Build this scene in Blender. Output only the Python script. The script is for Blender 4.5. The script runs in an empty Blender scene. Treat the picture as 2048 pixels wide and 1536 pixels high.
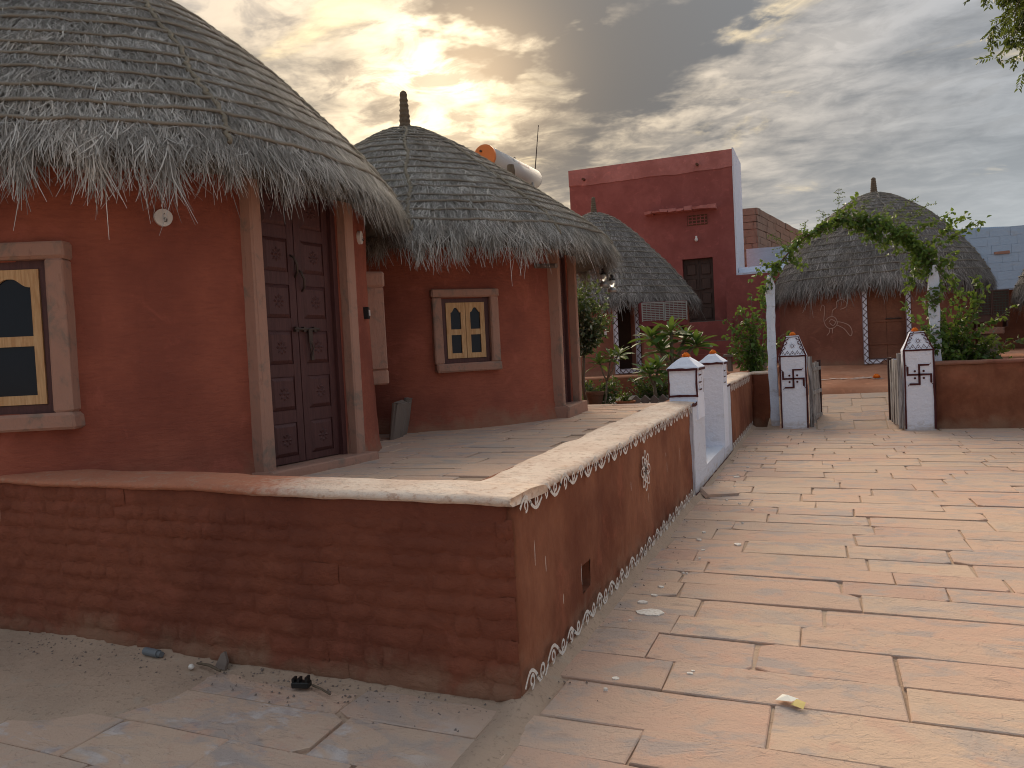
import bpy, bmesh, math, random
import numpy as np
from mathutils import Matrix, Vector, noise as mnoise

random.seed(7)
rng = np.random.default_rng(11)
scene = bpy.context.scene
COL = scene.collection
I4 = Matrix.Identity(4)
rad = math.radians

# ------------------------------------------------------------------ camera
CAM_AZ, CAM_PITCH, CAM_ROLL = rad(-21.4), rad(-2.03), rad(2.86)
cd = bpy.data.cameras.new('camera')
cam = bpy.data.objects.new('camera', cd); COL.objects.link(cam)
fw = Vector((math.sin(CAM_AZ) * math.cos(CAM_PITCH), math.cos(CAM_AZ) * math.cos(CAM_PITCH), math.sin(CAM_PITCH)))
r0 = Vector((math.cos(CAM_AZ), -math.sin(CAM_AZ), 0)); u0 = r0.cross(fw)
cup = u0 * math.cos(CAM_ROLL) + r0 * math.sin(CAM_ROLL)
cri = r0 * math.cos(CAM_ROLL) - u0 * math.sin(CAM_ROLL)
cm = Matrix((cri, cup, -fw)).transposed().to_4x4(); cm.translation = (0, 0, 1.5)
cam.matrix_world = cm
cd.sensor_fit = 'HORIZONTAL'; cd.sensor_width = 36; cd.lens = 1600 / 2048 * 36
cd.clip_start = 0.05; cd.clip_end = 3000
scene.camera = cam

# ------------------------------------------------------------------ world: cloudy dusk sky with the sun low behind the clouds
SUN_AZ, SUN_EL = rad(-23.8), rad(18.5)
SUN = Vector((math.sin(SUN_AZ) * math.cos(SUN_EL), math.cos(SUN_AZ) * math.cos(SUN_EL), math.sin(SUN_EL)))

class NT:
    """small helper to write node trees"""
    def __init__(s, tree): s.t = tree; s.t.nodes.clear()
    def n(s, typ, **kw):
        nd = s.t.nodes.new(typ)
        for k, v in kw.items():
            if k.startswith('_'): setattr(nd, k[1:], v)
        for k, v in kw.items():
            if not k.startswith('_'): s.set(nd, k, v)
        return nd
    def set(s, nd, k, v):
        inp = nd.inputs[int(k[1:])] if (k[0] == 'i' and k[1:].isdigit()) else nd.inputs[k.replace('__', ' ')]
        if isinstance(v, bpy.types.NodeSocket): s.t.links.new(v, inp)
        elif isinstance(v, bpy.types.Node): s.t.links.new(v.outputs[0], inp)
        else:
            if isinstance(v, (tuple, list)) and len(v) == 3 and len(getattr(inp, 'default_value', (0, 0, 0))) == 4: v = (*v, 1)
            inp.default_value = v
    def math(s, op, a, b=0.0, c=0.0, clamp=False):
        return s.n('ShaderNodeMath', _operation=op, _use_clamp=clamp, i0=a, i1=b, i2=c).outputs[0]
    def vmath(s, op, a, b=(0, 0, 0)):
        nd = s.n('ShaderNodeVectorMath', _operation=op, i0=a, i1=b)
        return nd.outputs['Value'] if op in ('DOT_PRODUCT', 'LENGTH', 'DISTANCE') else nd.outputs[0]
    def ramp(s, fac, stops, interp='LINEAR'):
        nd = s.n('ShaderNodeValToRGB', Fac=fac); cr = nd.color_ramp; cr.interpolation = interp
        while len(cr.elements) > len(stops): cr.elements.remove(cr.elements[-1])
        while len(cr.elements) < len(stops): cr.elements.new(0.5)
        for e, (p, c) in zip(cr.elements, stops):
            e.position = p; e.color = (*c, 1) if not isinstance(c, float) else (c, c, c, 1)
        return nd.outputs[0]
    def mix(s, fac, a, b, blend='MIX'):
        nd = s.n('ShaderNodeMix', _data_type='RGBA', _blend_type=blend)
        s.set(nd, 'i0', fac); s.set(nd, 'i6', a); s.set(nd, 'i7', b)
        return nd.outputs[2]
    def noise(s, vec, scale, detail=4, rough=0.55, dist=0.0):
        nd = s.n('ShaderNodeTexNoise', Vector=vec, Scale=scale, Detail=detail, Roughness=rough, Distortion=dist)
        return nd.outputs[0]
    def mapping(s, vec, scale=(1, 1, 1), loc=(0, 0, 0), rot=(0, 0, 0)):
        return s.n('ShaderNodeMapping', Vector=vec, Location=loc, Rotation=rot, Scale=scale).outputs[0]
    def smooth(s, x, a, b):
        return s.n('ShaderNodeMapRange', _interpolation_type='SMOOTHSTEP', i0=x, i1=a, i2=b, i3=0.0, i4=1.0).outputs[0]

world = bpy.data.worlds.new('World'); scene.world = world; world.use_nodes = True
W = NT(world.node_tree)
SKYK = 0.1
tc = W.n('ShaderNodeTexCoord').outputs['Generated']
d = W.vmath('NORMALIZE', tc)
sep = W.n('ShaderNodeSeparateXYZ', Vector=d)
dz = W.math('MAXIMUM', sep.outputs[2], 0.0)
inv = W.math('DIVIDE', 1.0, W.math('ADD', dz, 0.13))
cp = W.vmath('MULTIPLY', d, W.n('ShaderNodeCombineXYZ', X=inv, Y=inv, Z=inv).outputs[0])     # the cloud sheet seen in perspective
cp = W.mapping(cp, scale=(1, 1, 0))
nish = W.n('ShaderNodeTexSky', _sky_type='NISHITA', _sun_disc=False, _sun_elevation=SUN_EL, _sun_rotation=SUN_AZ,
           _air_density=1.0, _dust_density=3.0, _ozone_density=1.0).outputs[0]
sd = W.math('MAXIMUM', W.vmath('DOT_PRODUCT', d, tuple(SUN)), 0.0)
wl = W.math('POWER', W.math('MAXIMUM', W.vmath('DOT_PRODUCT', d, (math.sin(rad(-37)) * math.cos(rad(21)), math.cos(rad(-37)) * math.cos(rad(21)), math.sin(rad(21)))), 0.0), 16.0)
glow_w = W.math('MAXIMUM', W.math('POWER', sd, 11.0), W.math('MULTIPLY', wl, 0.9))
glow_m = W.math('POWER', sd, 46.0)
glow_n = W.math('POWER', sd, 260.0)
def dirv(az, el): return (math.sin(rad(az)) * math.cos(rad(el)), math.cos(rad(az)) * math.cos(rad(el)), math.sin(rad(el)))
wv = W.n('ShaderNodeTexNoise', Vector=cp, Scale=2.6, Detail=5, Roughness=0.6)
warp = W.math('SUBTRACT', wv.outputs[0], 0.5)
# the thick dark cloud bank above, frayed by the same noise as the rest
def blob(az, el, a, b, k):
    v = W.math('ADD', W.vmath('DOT_PRODUCT', d, dirv(az, el)), W.math('MULTIPLY', warp, k))
    return W.smooth(v, a, b)
bank = W.math('MAXIMUM', blob(-16.5, 26.5, 0.984, 0.9992, 0.07), W.math('MULTIPLY', blob(-11.0, 23.0, 0.986, 0.9998, 0.06), 0.45))
# mackerel patches, long wisps and a soft broad layer
n1 = W.noise(W.mapping(cp, scale=(1.0, 0.75, 1), rot=(0, 0, 0.62), loc=(3.1, 1.7, 0)), 1.15, 8, 0.58, 0.5)
n2 = W.noise(W.mapping(cp, scale=(0.8, 1.15, 1), rot=(0, 0, -0.62), loc=(7.7, 2.2, 0)), 2.0, 8, 0.58, 0.6)
n3 = W.noise(W.mapping(cp, scale=(0.9, 1.2, 1), rot=(0, 0, -0.3), loc=(1.7, 5.2, 0)), 6.0, 6, 0.6, 0.5)
dens = W.math('ADD', W.math('ADD', W.math('MULTIPLY', n1, 0.55), W.math('MULTIPLY', n2, 0.38)), W.math('MULTIPLY', n3, 0.30))
dens = W.math('ADD', dens, W.math('MULTIPLY', bank, 0.26))
dens = W.math('SUBTRACT', dens, W.math('MULTIPLY', glow_m, 0.012))
dens = W.math('SUBTRACT', dens, W.math('MULTIPLY', wl, 0.045))
dens = W.math('SUBTRACT', W.math('ADD', dens, W.math('MULTIPLY', blob(-3.0, 21.0, 0.945, 0.995, 0.05), 0.06)), 0.050)
cov = W.smooth(dens, 0.44, 0.69)
veil = W.mix(glow_w, (0.235, 0.262, 0.295), (0.44, 0.355, 0.26))
veil = W.mix(glow_m, veil, (0.60, 0.475, 0.30))
veil = W.mix(glow_n, veil, (0.95, 0.81, 0.54))
veil = W.mix(0.10, veil, W.mix(1.0, nish, (0.07, 0.07, 0.07), 'MULTIPLY'))
thick = W.mix(glow_w, (0.145, 0.157, 0.172), (0.105, 0.102, 0.10))
thick = W.mix(glow_m, thick, (0.15, 0.13, 0.11))
thick = W.mix(glow_n, thick, (0.50, 0.37, 0.24))
# mackerel dapples in the thin layer, most of all round the sun
mk = W.smooth(W.noise(W.mapping(cp, scale=(0.85, 1.1, 1), rot=(0, 0, 0.35), loc=(9.3, 4.1, 0)), 6.5, 7, 0.6, 0.7), 0.46, 0.62)
mk = W.math('MULTIPLY', mk, W.math('ADD', 0.22, W.math('MULTIPLY', glow_w, 0.5)))
veil = W.mix(mk, veil, W.mix(glow_m, (0.20, 0.195, 0.19), (0.40, 0.30, 0.205)))
sky = W.mix(cov, veil, thick)
# gaps where the low sun catches the cloud edges
edge = W.math('MULTIPLY', W.smooth(n2, 0.56, 0.70), W.math('SUBTRACT', 1.0, W.smooth(dens, 0.60, 0.66)))
sky = W.mix(W.math('MULTIPLY', W.math('MULTIPLY', edge, W.math('POWER', sd, 4.0)), 0.9), sky, (0.92, 0.72, 0.42))
hz = W.smooth(sep.outputs[2], 0.30, 0.04)
sky = W.mix(W.math('MULTIPLY', hz, W.math('SUBTRACT', 0.88, W.math('MULTIPLY', glow_w, 0.45))), sky, W.mix(glow_w, (0.31, 0.345, 0.37), (0.44, 0.36, 0.28)))
# an overcast vault grows brighter towards the zenith
zen = W.math('DIVIDE', W.math('ADD', 1.0, W.math('MULTIPLY', dz, 2.0)), 2.45)
zen = W.math('MAXIMUM', zen, 0.60)
sky = W.mix(1.0, sky, W.n('ShaderNodeCombineColor', Red=zen, Green=zen, Blue=zen).outputs[0], 'MULTIPLY')
sky = W.mix(W.smooth(sep.outputs[2], 0.0, -0.04), sky, (0.16, 0.13, 0.10))
skyk = W.mix(1.0, sky, (1 / SKYK, 1 / SKYK, 1 / SKYK), 'MULTIPLY')
bg = W.n('ShaderNodeBackground', Color=skyk, Strength=SKYK)
wo = W.n('ShaderNodeOutputWorld', Surface=bg)
world.cycles.sampling_method = 'MANUAL'; world.cycles.sample_map_resolution = 512

ld = bpy.data.lights.new('sun', 'SUN'); ld.energy = 3.4; ld.angle = rad(55); ld.color = (1.0, 0.82, 0.60)
sun = bpy.data.objects.new('sun', ld); COL.objects.link(sun)
sun.rotation_euler = (-SUN).to_track_quat('-Z', 'Y').to_euler(); sun.location = (0, 0, 20)

vs = scene.view_settings
scene.display_settings.display_device = 'sRGB'
vs.view_transform = 'Standard'; vs.look = 'None'; vs.gamma = 1.0; vs.use_curve_mapping = False
vs.exposure = 1.38
scene.cycles.max_bounces = 6; scene.cycles.diffuse_bounces = 3; scene.cycles.transparent_max_bounces = 6
scene.cycles.use_denoising = True; scene.cycles.filter_width = 1.05

# ------------------------------------------------------------------ object helpers
WM = {}
def obj(name, me, mat, parent=None, M=None, **props):
    o = bpy.data.objects.new(name, me); COL.objects.link(o)
    if mat is not None and (not me.materials): me.materials.append(mat)
    M = M or I4
    if parent is not None:
        o.parent = parent; o.matrix_local = WM[parent].inverted() @ M
    else: o.matrix_local = M
    WM[o] = M
    for k, v in props.items(): o[k] = v
    return o
def thing(name, label, cat, loc, group=None):
    o = bpy.data.objects.new(name, None); COL.objects.link(o); o.location = loc; o.empty_display_size = 0.1
    WM[o] = Matrix.Translation(loc)
    o['label'] = label; o['category'] = cat
    if group: o['group'] = group
    return o
def tag(o, label, cat, group=None):
    o['label'] = label; o['category'] = cat
    if group: o['group'] = group
    return o
def frame(origin, xdir):
    x = Vector(xdir).normalized(); z = Vector((0, 0, 1)); y = z.cross(x)
    M = Matrix((x, y, z)).transposed().to_4x4(); M.translation = origin
    return M
def T(x, y, z): return Matrix.Translation((x, y, z))
def fbm(x, y, z=0.0, s=1.0): return mnoise.fractal((x * s, y * s, z * s), 0.9, 2.0, 4)

class MB:
    def __init__(s): s.v = []; s.f = []
    def add(s, vs_, fs, M=None):
        b = len(s.v)
        s.v += [tuple(M @ Vector(p)) for p in vs_] if M is not None else [tuple(p) for p in vs_]
        s.f += [tuple(i + b for i in f) for f in fs]; return s
    def box(s, x0, x1, y0, y1, z0, z1, M=None, bev=0.0, jit=0.0):
        if bev > 0:
            xs, ys, zs = (x0, x0 + bev, x1 - bev, x1), (y0, y0 + bev, y1 - bev, y1), (z0, z0 + bev, z1 - bev, z1)
            bm = bmesh.new(); bmesh.ops.create_cube(bm, size=1)
            for v in bm.verts: v.co = (x0 if v.co.x < 0 else x1, y0 if v.co.y < 0 else y1, z0 if v.co.z < 0 else z1)
            bmesh.ops.bevel(bm, geom=bm.edges[:], offset=bev, segments=1, affect='EDGES')
            vv = [v.co.copy() for v in bm.verts]
            if jit: vv = [v + Vector((random.uniform(-jit, jit), random.uniform(-jit, jit), random.uniform(-jit, jit))) for v in vv]
            bm.verts.index_update()
            s.add(vv, [[v.index for v in f.verts] for f in bm.faces], M); bm.free(); return s
        p = [(x, y, z) for z in (z0, z1) for y in (y0, y1) for x in (x0, x1)]
        if jit: p = [tuple(c + random.uniform(-jit, jit) for c in q) for q in p]
        return s.add(p, [(0, 2, 3, 1), (4, 5, 7, 6), (0, 1, 5, 4), (2, 6, 7, 3), (0, 4, 6, 2), (1, 3, 7, 5)], M)
    def tube(s, pts, r, n=6, M=None, caps=True):
        pts = [Vector(p) for p in pts]; rr = r if isinstance(r, (list, tuple)) else [r] * len(pts)
        vs_, fs = [], []
        up = Vector((0, 0, 1)); prev = None
        for i, p in enumerate(pts):
            t = (pts[min(i + 1, len(pts) - 1)] - pts[max(i - 1, 0)]).normalized()
            if prev is None: a = t.orthogonal().normalized()
            else:
                a = prev - t * prev.dot(t)
                a = a.normalized() if a.length > 1e-6 else t.orthogonal().normalized()
            prev = a; b = t.cross(a)
            for k in range(n):
                q = 2 * math.pi * k / n; vs_.append(p + (a * math.cos(q) + b * math.sin(q)) * rr[i])
        for i in range(len(pts) - 1):
            for k in range(n):
                k2 = (k + 1) % n; fs.append((i * n + k, i * n + k2, (i + 1) * n + k2, (i + 1) * n + k))
        if caps: fs += [tuple(range(n))[::-1], tuple(range((len(pts) - 1) * n, len(pts) * n))]
        return s.add(vs_, fs, M)
    def lathe(s, prof, n=16, M=None, wob=0.0):
        vs_, fs = [], []
        for (r, z) in prof:
            for k in range(n):
                q = 2 * math.pi * k / n; w = r * (1 + random.uniform(-wob, wob)); vs_.append((w * math.cos(q), w * math.sin(q), z))
        for i in range(len(prof) - 1):
            for k in range(n):
                k2 = (k + 1) % n; fs.append((i * n + k, i * n + k2, (i + 1) * n + k2, (i + 1) * n + k))
        fs += [tuple(range(n))[::-1], tuple(range((len(prof) - 1) * n, len(prof) * n))]
        return s.add(vs_, fs, M)
    def prism(s, poly, y0, y1, M=None):
        """polygon in x,z extruded along y"""
        n = len(poly)
        vs_ = [(x, y0, z) for x, z in poly] + [(x, y1, z) for x, z in poly]
        fs = [tuple(range(n)), tuple(range(n, 2 * n))[::-1]] + [(i, i + n, (i + 1) % n + n, (i + 1) % n) for i in range(n)]
        return s.add(vs_, fs, M)
    def ribbon(s, pts, w, y, M=None, closed=False, taper=False, th=0.0015):
        """painted stroke: strip through 2d points (x,z) on the plane y, facing -y"""
        pts = [Vector((p[0], p[1])) for p in pts]
        if closed: pts = pts + [pts[0]]
        n = len(pts); vs_ = []
        for i, p in enumerate(pts):
            a = pts[i - 1] if i > 0 else (pts[-2] if closed else p)
            b = pts[i + 1] if i < n - 1 else (pts[1] if closed else p)
            t = (b - a); t = t.normalized() if t.length > 1e-9 else Vector((1, 0)); nn = Vector((-t.y, t.x))
            ww = w * 0.5 * (1 + random.uniform(-0.15, 0.15))
            if taper and i in (0, n - 1): ww *= 0.4
            vs_ += [(p.x + nn.x * ww, y, p.y + nn.y * ww), (p.x - nn.x * ww, y, p.y - nn.y * ww)]
        return s.add(vs_, [(2 * i, 2 * i + 1, 2 * i + 3, 2 * i + 2) for i in range(n - 1)], M)
    def mesh(s, smooth=False, name='mesh', recalc=True):
        me = bpy.data.meshes.new(name); me.from_pydata(s.v, [], s.f)
        if recalc:
            bm = bmesh.new(); bm.from_mesh(me); bmesh.ops.recalc_face_normals(bm, faces=bm.faces[:]); bm.to_mesh(me); bm.free()
        if smooth: me.polygons.foreach_set('use_smooth', [True] * len(me.polygons))
        me.update(); return me
    def build(s, name, mat, parent=None, smooth=False, recalc=True, **props):
        return obj(name, s.mesh(smooth, name, recalc), mat, parent, **props)

def np_mesh(name, V, F, smooth=False):
    V = np.ascontiguousarray(V, np.float32).reshape(-1, 3); F = np.ascontiguousarray(F, np.int32); k = F.shape[1]
    me = bpy.data.meshes.new(name)
    me.vertices.add(len(V)); me.vertices.foreach_set('co', V.ravel())
    me.loops.add(F.size); me.loops.foreach_set('vertex_index', F.ravel())
    me.polygons.add(len(F)); me.polygons.foreach_set('loop_start', np.arange(0, F.size, k, dtype=np.int32))
    me.polygons.foreach_set('loop_total', np.full(len(F), k, np.int32))
    if smooth: me.polygons.foreach_set('use_smooth', np.ones(len(F), bool))
    me.update(calc_edges=True); me.validate()
    return me

# ------------------------------------------------------------------ materials (base colours; light does the shading, except for the dark interior panels)
def principled(name, build, rough=0.9, spec=0.25, metal=0.0):
    m = bpy.data.materials.new(name); m.use_nodes = True
    N = NT(m.node_tree)
    out = N.n('ShaderNodeOutputMaterial'); p = N.n('ShaderNodeBsdfPrincipled', Roughness=rough, Metallic=metal)
    p.inputs['Specular IOR Level'].default_value = spec
    N.t.links.new(p.outputs[0], out.inputs[0])
    build(N, p); return m
def geo_pos(N): return N.n('ShaderNodeNewGeometry').outputs['Position']
def bump(N, p, h, dist, strength=0.6):
    N.set(p, 'Normal', N.n('ShaderNodeBump', Strength=strength, Distance=dist, Height=h).outputs[0])
def lerp3(c, k): return tuple(min(1, x * k) for x in c)

def mud(name, c, streak=(1, 1, 5), bscale=10, bdist=0.012, dirt=0.5, c2=None, patch=0.45, foot=None):
    """hand-smeared mud plaster"""
    def b(N, p):
        P = geo_pos(N)
        big = N.noise(P, 1.1, 5, 0.6); fine = N.noise(N.mapping(P, scale=streak), bscale, 5, 0.62, 0.4); sp = N.noise(P, 45, 3, 0.7)
        a = N.mix(N.smooth(big, 0.3, 0.7), lerp3(c, 1 - patch * 0.5), c2 or (min(1, c[0] * 1.25), c[1] * 1.28, c[2] * 1.15))
        a = N.mix(N.math('MULTIPLY', N.smooth(fine, 0.35, 0.75), 0.4), a, lerp3(c, 0.7))
        a = N.mix(N.math('MULTIPLY', N.smooth(sp, 0.62, 0.8), 0.25 * dirt), a, (0.36, 0.24, 0.17))
        # rain runs and smears
        run = N.noise(N.mapping(P, scale=(1, 1, 0.16)), 7, 4, 0.6, 0.3)
        a = N.mix(N.math('MULTIPLY', N.smooth(run, 0.56, 0.72), 0.14), a, lerp3(c, 0.62))
        mid = N.noise(P, 3.3, 6, 0.66, 0.6)
        a = N.mix(N.math('MULTIPLY', N.smooth(mid, 0.55, 0.68), 0.35), a, lerp3(c, 1.5))
        if foot is not None:      # mud and sand splashed up at the foot
            z = N.n('ShaderNodeSeparateXYZ', Vector=P).outputs[2]
            k = N.smooth(N.math('ADD', z, N.math('MULTIPLY', N.math('SUBTRACT', mid, 0.5), 0.55)), foot + 0.20, foot - 0.03)
            a = N.mix(N.math('MULTIPLY', k, 0.55), a, (0.33, 0.215, 0.145))
        N.set(p, 'Base Color', a)
        h = N.math('ADD', N.math('ADD', N.math('MULTIPLY', fine, 0.7), N.math('MULTIPLY', sp, 0.25)), N.math('MULTIPLY', mid, 0.8))
        bump(N, p, h, bdist, 0.7)
    return principled(name, b, 0.95, 0.12)
M = {}
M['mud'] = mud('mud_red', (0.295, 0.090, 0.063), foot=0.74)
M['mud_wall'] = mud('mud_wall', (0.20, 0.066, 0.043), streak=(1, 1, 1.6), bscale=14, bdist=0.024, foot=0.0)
M['mud_lane'] = mud('mud_lane_side', (0.26, 0.088, 0.052), streak=(1.2, 1.2, 0.7), bscale=9, bdist=0.016, c2=(0.34, 0.142, 0.08), patch=0.8, foot=0.0)
M['mud_far'] = mud('mud_far', (0.28, 0.115, 0.08), c2=(0.33, 0.145, 0.10), foot=0.92)
M['mud_floor'] = mud('mud_floor', (0.46, 0.20, 0.115), streak=(1, 1, 1), bscale=5, bdist=0.01, c2=(0.52, 0.26, 0.16), patch=0.3)
M['mud_door'] = mud('mud_door', (0.22, 0.095, 0.065))
M['red_paint'] = mud('red_limewash', (0.30, 0.092, 0.081), streak=(1, 1, 1), bscale=5, bdist=0.008, c2=(0.33, 0.108, 0.094), patch=0.25)
M['red_band'] = mud('red_limewash_band', (0.46, 0.17, 0.15), streak=(1, 1, 1), bscale=6, c2=(0.50, 0.20, 0.18))

def whitewash(name, c, stain=(0.42, 0.36, 0.33), amt=0.35, foot=None, sc=5):
    def b(N, p):
        P = geo_pos(N); big = N.noise(P, 1.6, 5, 0.6); st = N.noise(N.mapping(P, scale=(1, 1, 2.2)), sc, 6, 0.65, 0.5)
        a = N.mix(N.math('MULTIPLY', big, 0.4), c, lerp3(c, 0.86))
        a = N.mix(N.math('MULTIPLY', N.smooth(st, 0.56, 0.74), amt), a, stain)
        if foot is not None:
            z = N.n('ShaderNodeSeparateXYZ', Vector=P).outputs[2]
            a = N.mix(N.math('MULTIPLY', N.smooth(N.math('ADD', z, N.math('MULTIPLY', N.math('SUBTRACT', st, 0.5), 0.5)), foot + 0.16, foot - 0.02), 0.6), a, (0.40, 0.30, 0.22))
        N.set(p, 'Base Color', a); bump(N, p, N.math('ADD', N.noise(P, 22, 4, 0.6), st), 0.014, 0.7)
    return principled(name, b, 0.9, 0.2)
M['white'] = whitewash('whitewash', (0.84, 0.87, 0.98), amt=0.30, foot=0.0)
M['white_wall'] = whitewash('whitewash_wall', (0.70, 0.73, 0.82), amt=0.38, foot=0.0)
M['post_white'] = whitewash('whitewashed_stone', (0.68, 0.74, 0.86), amt=0.75, stain=(0.36, 0.35, 0.36), foot=0.05)
M['blue'] = whitewash('blue_limewash', (0.40, 0.53, 0.68), stain=(0.36, 0.40, 0.44), amt=0.55, sc=3)
M['paint_white'] = principled('painted_white', lambda N, p: (N.set(p, 'Base Color', N.mix(N.smooth(N.noise(geo_pos(N), 60, 3), 0.4, 0.7), (0.80, 0.76, 0.70), (0.62, 0.54, 0.47))), bump(N, p, N.noise(geo_pos(N), 80, 2), 0.003)), 0.8)
M['paint_dark'] = principled('painted_maroon', lambda N, p: N.set(p, 'Base Color', N.mix(N.noise(geo_pos(N), 30, 3), (0.055, 0.014, 0.016), (0.10, 0.025, 0.025))), 0.8)

def coping(N, p):
    P = geo_pos(N); n = N.noise(P, 3.0, 6, 0.65); f = N.noise(P, 24, 5, 0.65)
    cream = N.mix(N.smooth(n, 0.3, 0.72), (0.80, 0.66, 0.545), (0.66, 0.49, 0.385))
    terra = N.mix(n, (0.50, 0.21, 0.125), (0.40, 0.16, 0.10))
    sx = N.n('ShaderNodeSeparateXYZ', Vector=P).outputs[0]
    k = N.smooth(N.math('ADD', sx, N.math('MULTIPLY', N.math('SUBTRACT', f, 0.5), 0.9)), -2.75, -2.2)
    a = N.mix(k, terra, cream)
    a = N.mix(N.math('MULTIPLY', N.smooth(f, 0.53, 0.68), 0.6), a, (0.44, 0.25, 0.165))
    a = N.mix(N.math('MULTIPLY', N.smooth(N.noise(P, 9, 6, 0.7, 0.5), 0.56, 0.66), 0.45), a, (0.40, 0.31, 0.235))
    N.set(p, 'Base Color', a); bump(N, p, N.math('ADD', f, n), 0.016, 0.7)
M['coping'] = principled('dusty_coping', coping, 0.95, 0.1)

def flag(N, p):
    P = geo_pos(N); ri = N.n('ShaderNodeObjectInfo').outputs['Random']
    off = N.vmath('ADD', P, N.n('ShaderNodeCombineXYZ', X=N.math('MULTIPLY', ri, 37.0), Y=N.math('MULTIPLY', ri, 91.0), Z=0.0).outputs[0])
    base = N.ramp(ri, [(0.0, (0.58, 0.405, 0.305)), (0.25, (0.58, 0.375, 0.285)), (0.45, (0.52, 0.385, 0.305)), (0.65, (0.62, 0.44, 0.325)), (0.82, (0.52, 0.34, 0.265)), (1.0, (0.57, 0.415, 0.325))])
    n = N.noise(N.mapping(off, scale=(1, 1.8, 1)), 2.6, 7, 0.62, 0.8); n2 = N.noise(off, 6.0, 6, 0.65, 0.3); f = N.noise(P, 70, 4, 0.7)
    a = N.mix(N.math('MULTIPLY', N.smooth(n, 0.47, 0.62), 0.85), base, (0.41, 0.345, 0.315))
    a = N.mix(N.math('MULTIPLY', N.smooth(n2, 0.52, 0.64), 0.65), a, (0.60, 0.375, 0.28))
    a = N.mix(N.math('MULTIPLY', N.smooth(N.noise(N.mapping(off, scale=(1, 2.2, 1), rot=(0, 0, 0.5)), 4.5, 7, 0.7, 0.8), 0.56, 0.70), 0.5), a, (0.25, 0.195, 0.165))
    a = N.mix(N.math('MULTIPLY', N.smooth(N.noise(P, 0.8, 4), 0.42, 0.62), 0.40), a, (0.57, 0.425, 0.315))
    # pale bleached blotches on the stones in front of the brick wall
    s = N.n('ShaderNodeSeparateXYZ', Vector=P)
    near = N.math('MULTIPLY', N.smooth(s.outputs[0], -1.2, -1.7), N.smooth(s.outputs[1], 3.0, 2.8))
    bl = N.math('MULTIPLY', near, N.smooth(N.noise(N.mapping(off, scale=(1, 1.7, 1)), 3.2, 6, 0.6, 0.6), 0.52, 0.62))
    a = N.mix(N.math('MULTIPLY', bl, 0.8), a, N.mix(N.smooth(n2, 0.42, 0.6), (0.60, 0.54, 0.51), (0.38, 0.32, 0.31)))
    a = N.mix(N.math('MULTIPLY', N.smooth(f, 0.6, 0.78), 0.3), a, (0.24, 0.18, 0.14))
    N.set(p, 'Base Color', a)
    fl = N.noise(N.mapping(off, scale=(1, 1.6, 1), loc=(4, 2, 0)), 2.2, 5, 0.6, 0.5)
    step = N.math('ADD', N.smooth(fl, 0.52, 0.528), N.math('MULTIPLY', N.smooth(fl, 0.60, 0.606), 1.0))
    bump(N, p, N.math('ADD', N.math('ADD', N.math('MULTIPLY', n2, 0.8), N.math('MULTIPLY', f, 0.35)), N.math('MULTIPLY', step, 0.12)), 0.02, 0.8)
M['flag'] = principled('sandstone_flag', flag, 0.9, 0.12)
def sand(N, p):
    P = geo_pos(N); n = N.noise(P, 2.0, 6, 0.62); f = N.noise(P, 40, 5, 0.72); g = N.noise(P, 9, 5, 0.6)
    a = N.mix(N.smooth(n, 0.3, 0.7), (0.50, 0.36, 0.265), (0.43, 0.315, 0.235))
    a = N.mix(N.math('MULTIPLY', N.smooth(f, 0.55, 0.68), 0.6), a, (0.20, 0.145, 0.105))
    a = N.mix(N.math('MULTIPLY', N.smooth(g, 0.55, 0.72), 0.45), a, (0.42, 0.36, 0.29))
    N.set(p, 'Base Color', a); bump(N, p, N.math('ADD', f, g), 0.012, 0.7)
M['sand'] = principled('sand', sand, 0.97, 0.1)
def gravel(N, p):
    P = geo_pos(N); v = N.n('ShaderNodeTexVoronoi', Vector=P, Scale=38.0)
    a = N.mix(N.n('ShaderNodeSeparateColor', Color=v.outputs['Color']).outputs[0], (0.10, 0.085, 0.075), (0.33, 0.29, 0.26))
    N.set(p, 'Base Color', a); bump(N, p, v.outputs['Distance'], 0.02, 0.8)
M['gravel'] = principled('gravel', gravel, 0.9)

def straw(name, dark, light, grad=0.0):
    def b(N, p):
        g = N.n('ShaderNodeNewGeometry'); r = g.outputs['Random Per Island']; n = N.noise(g.outputs['Position'], 2.2, 4, 0.6)
        k = N.math('ADD', N.math('MULTIPLY', r, 0.72), N.math('MULTIPLY', N.math('SUBTRACT', n, 0.36), 0.9))
        a = N.ramp(k, [(0.0, lerp3(dark, 0.75)), (0.4, dark), (0.72, light), (1.0, lerp3(light, 1.55))])
        hue = N.math('MULTIPLY', N.smooth(N.noise(g.outputs['Position'], 1.3, 5, 0.65), 0.5, 0.68), 0.22)
        a = N.mix(hue, a, N.mix(1.0, a, (1.12, 0.90, 0.66), 'MULTIPLY'))
        N.set(p, 'Base Color', a)
    return principled(name, b, 0.85, 0.2)
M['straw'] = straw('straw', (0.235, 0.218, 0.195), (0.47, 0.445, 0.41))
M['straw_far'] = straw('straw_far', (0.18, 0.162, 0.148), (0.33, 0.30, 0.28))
M['thatch_base'] = principled('thatch_base', lambda N, p: (N.set(p, 'Base Color', N.mix(N.noise(N.mapping(geo_pos(N), scale=(1, 1, 0.35)), 55, 4, 0.7), (0.085, 0.075, 0.063), (0.25, 0.225, 0.19))), bump(N, p, N.noise(N.mapping(geo_pos(N), scale=(1, 1, 0.35)), 55, 4, 0.7), 0.03, 1.0)), 0.95, 0.1)
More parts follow.
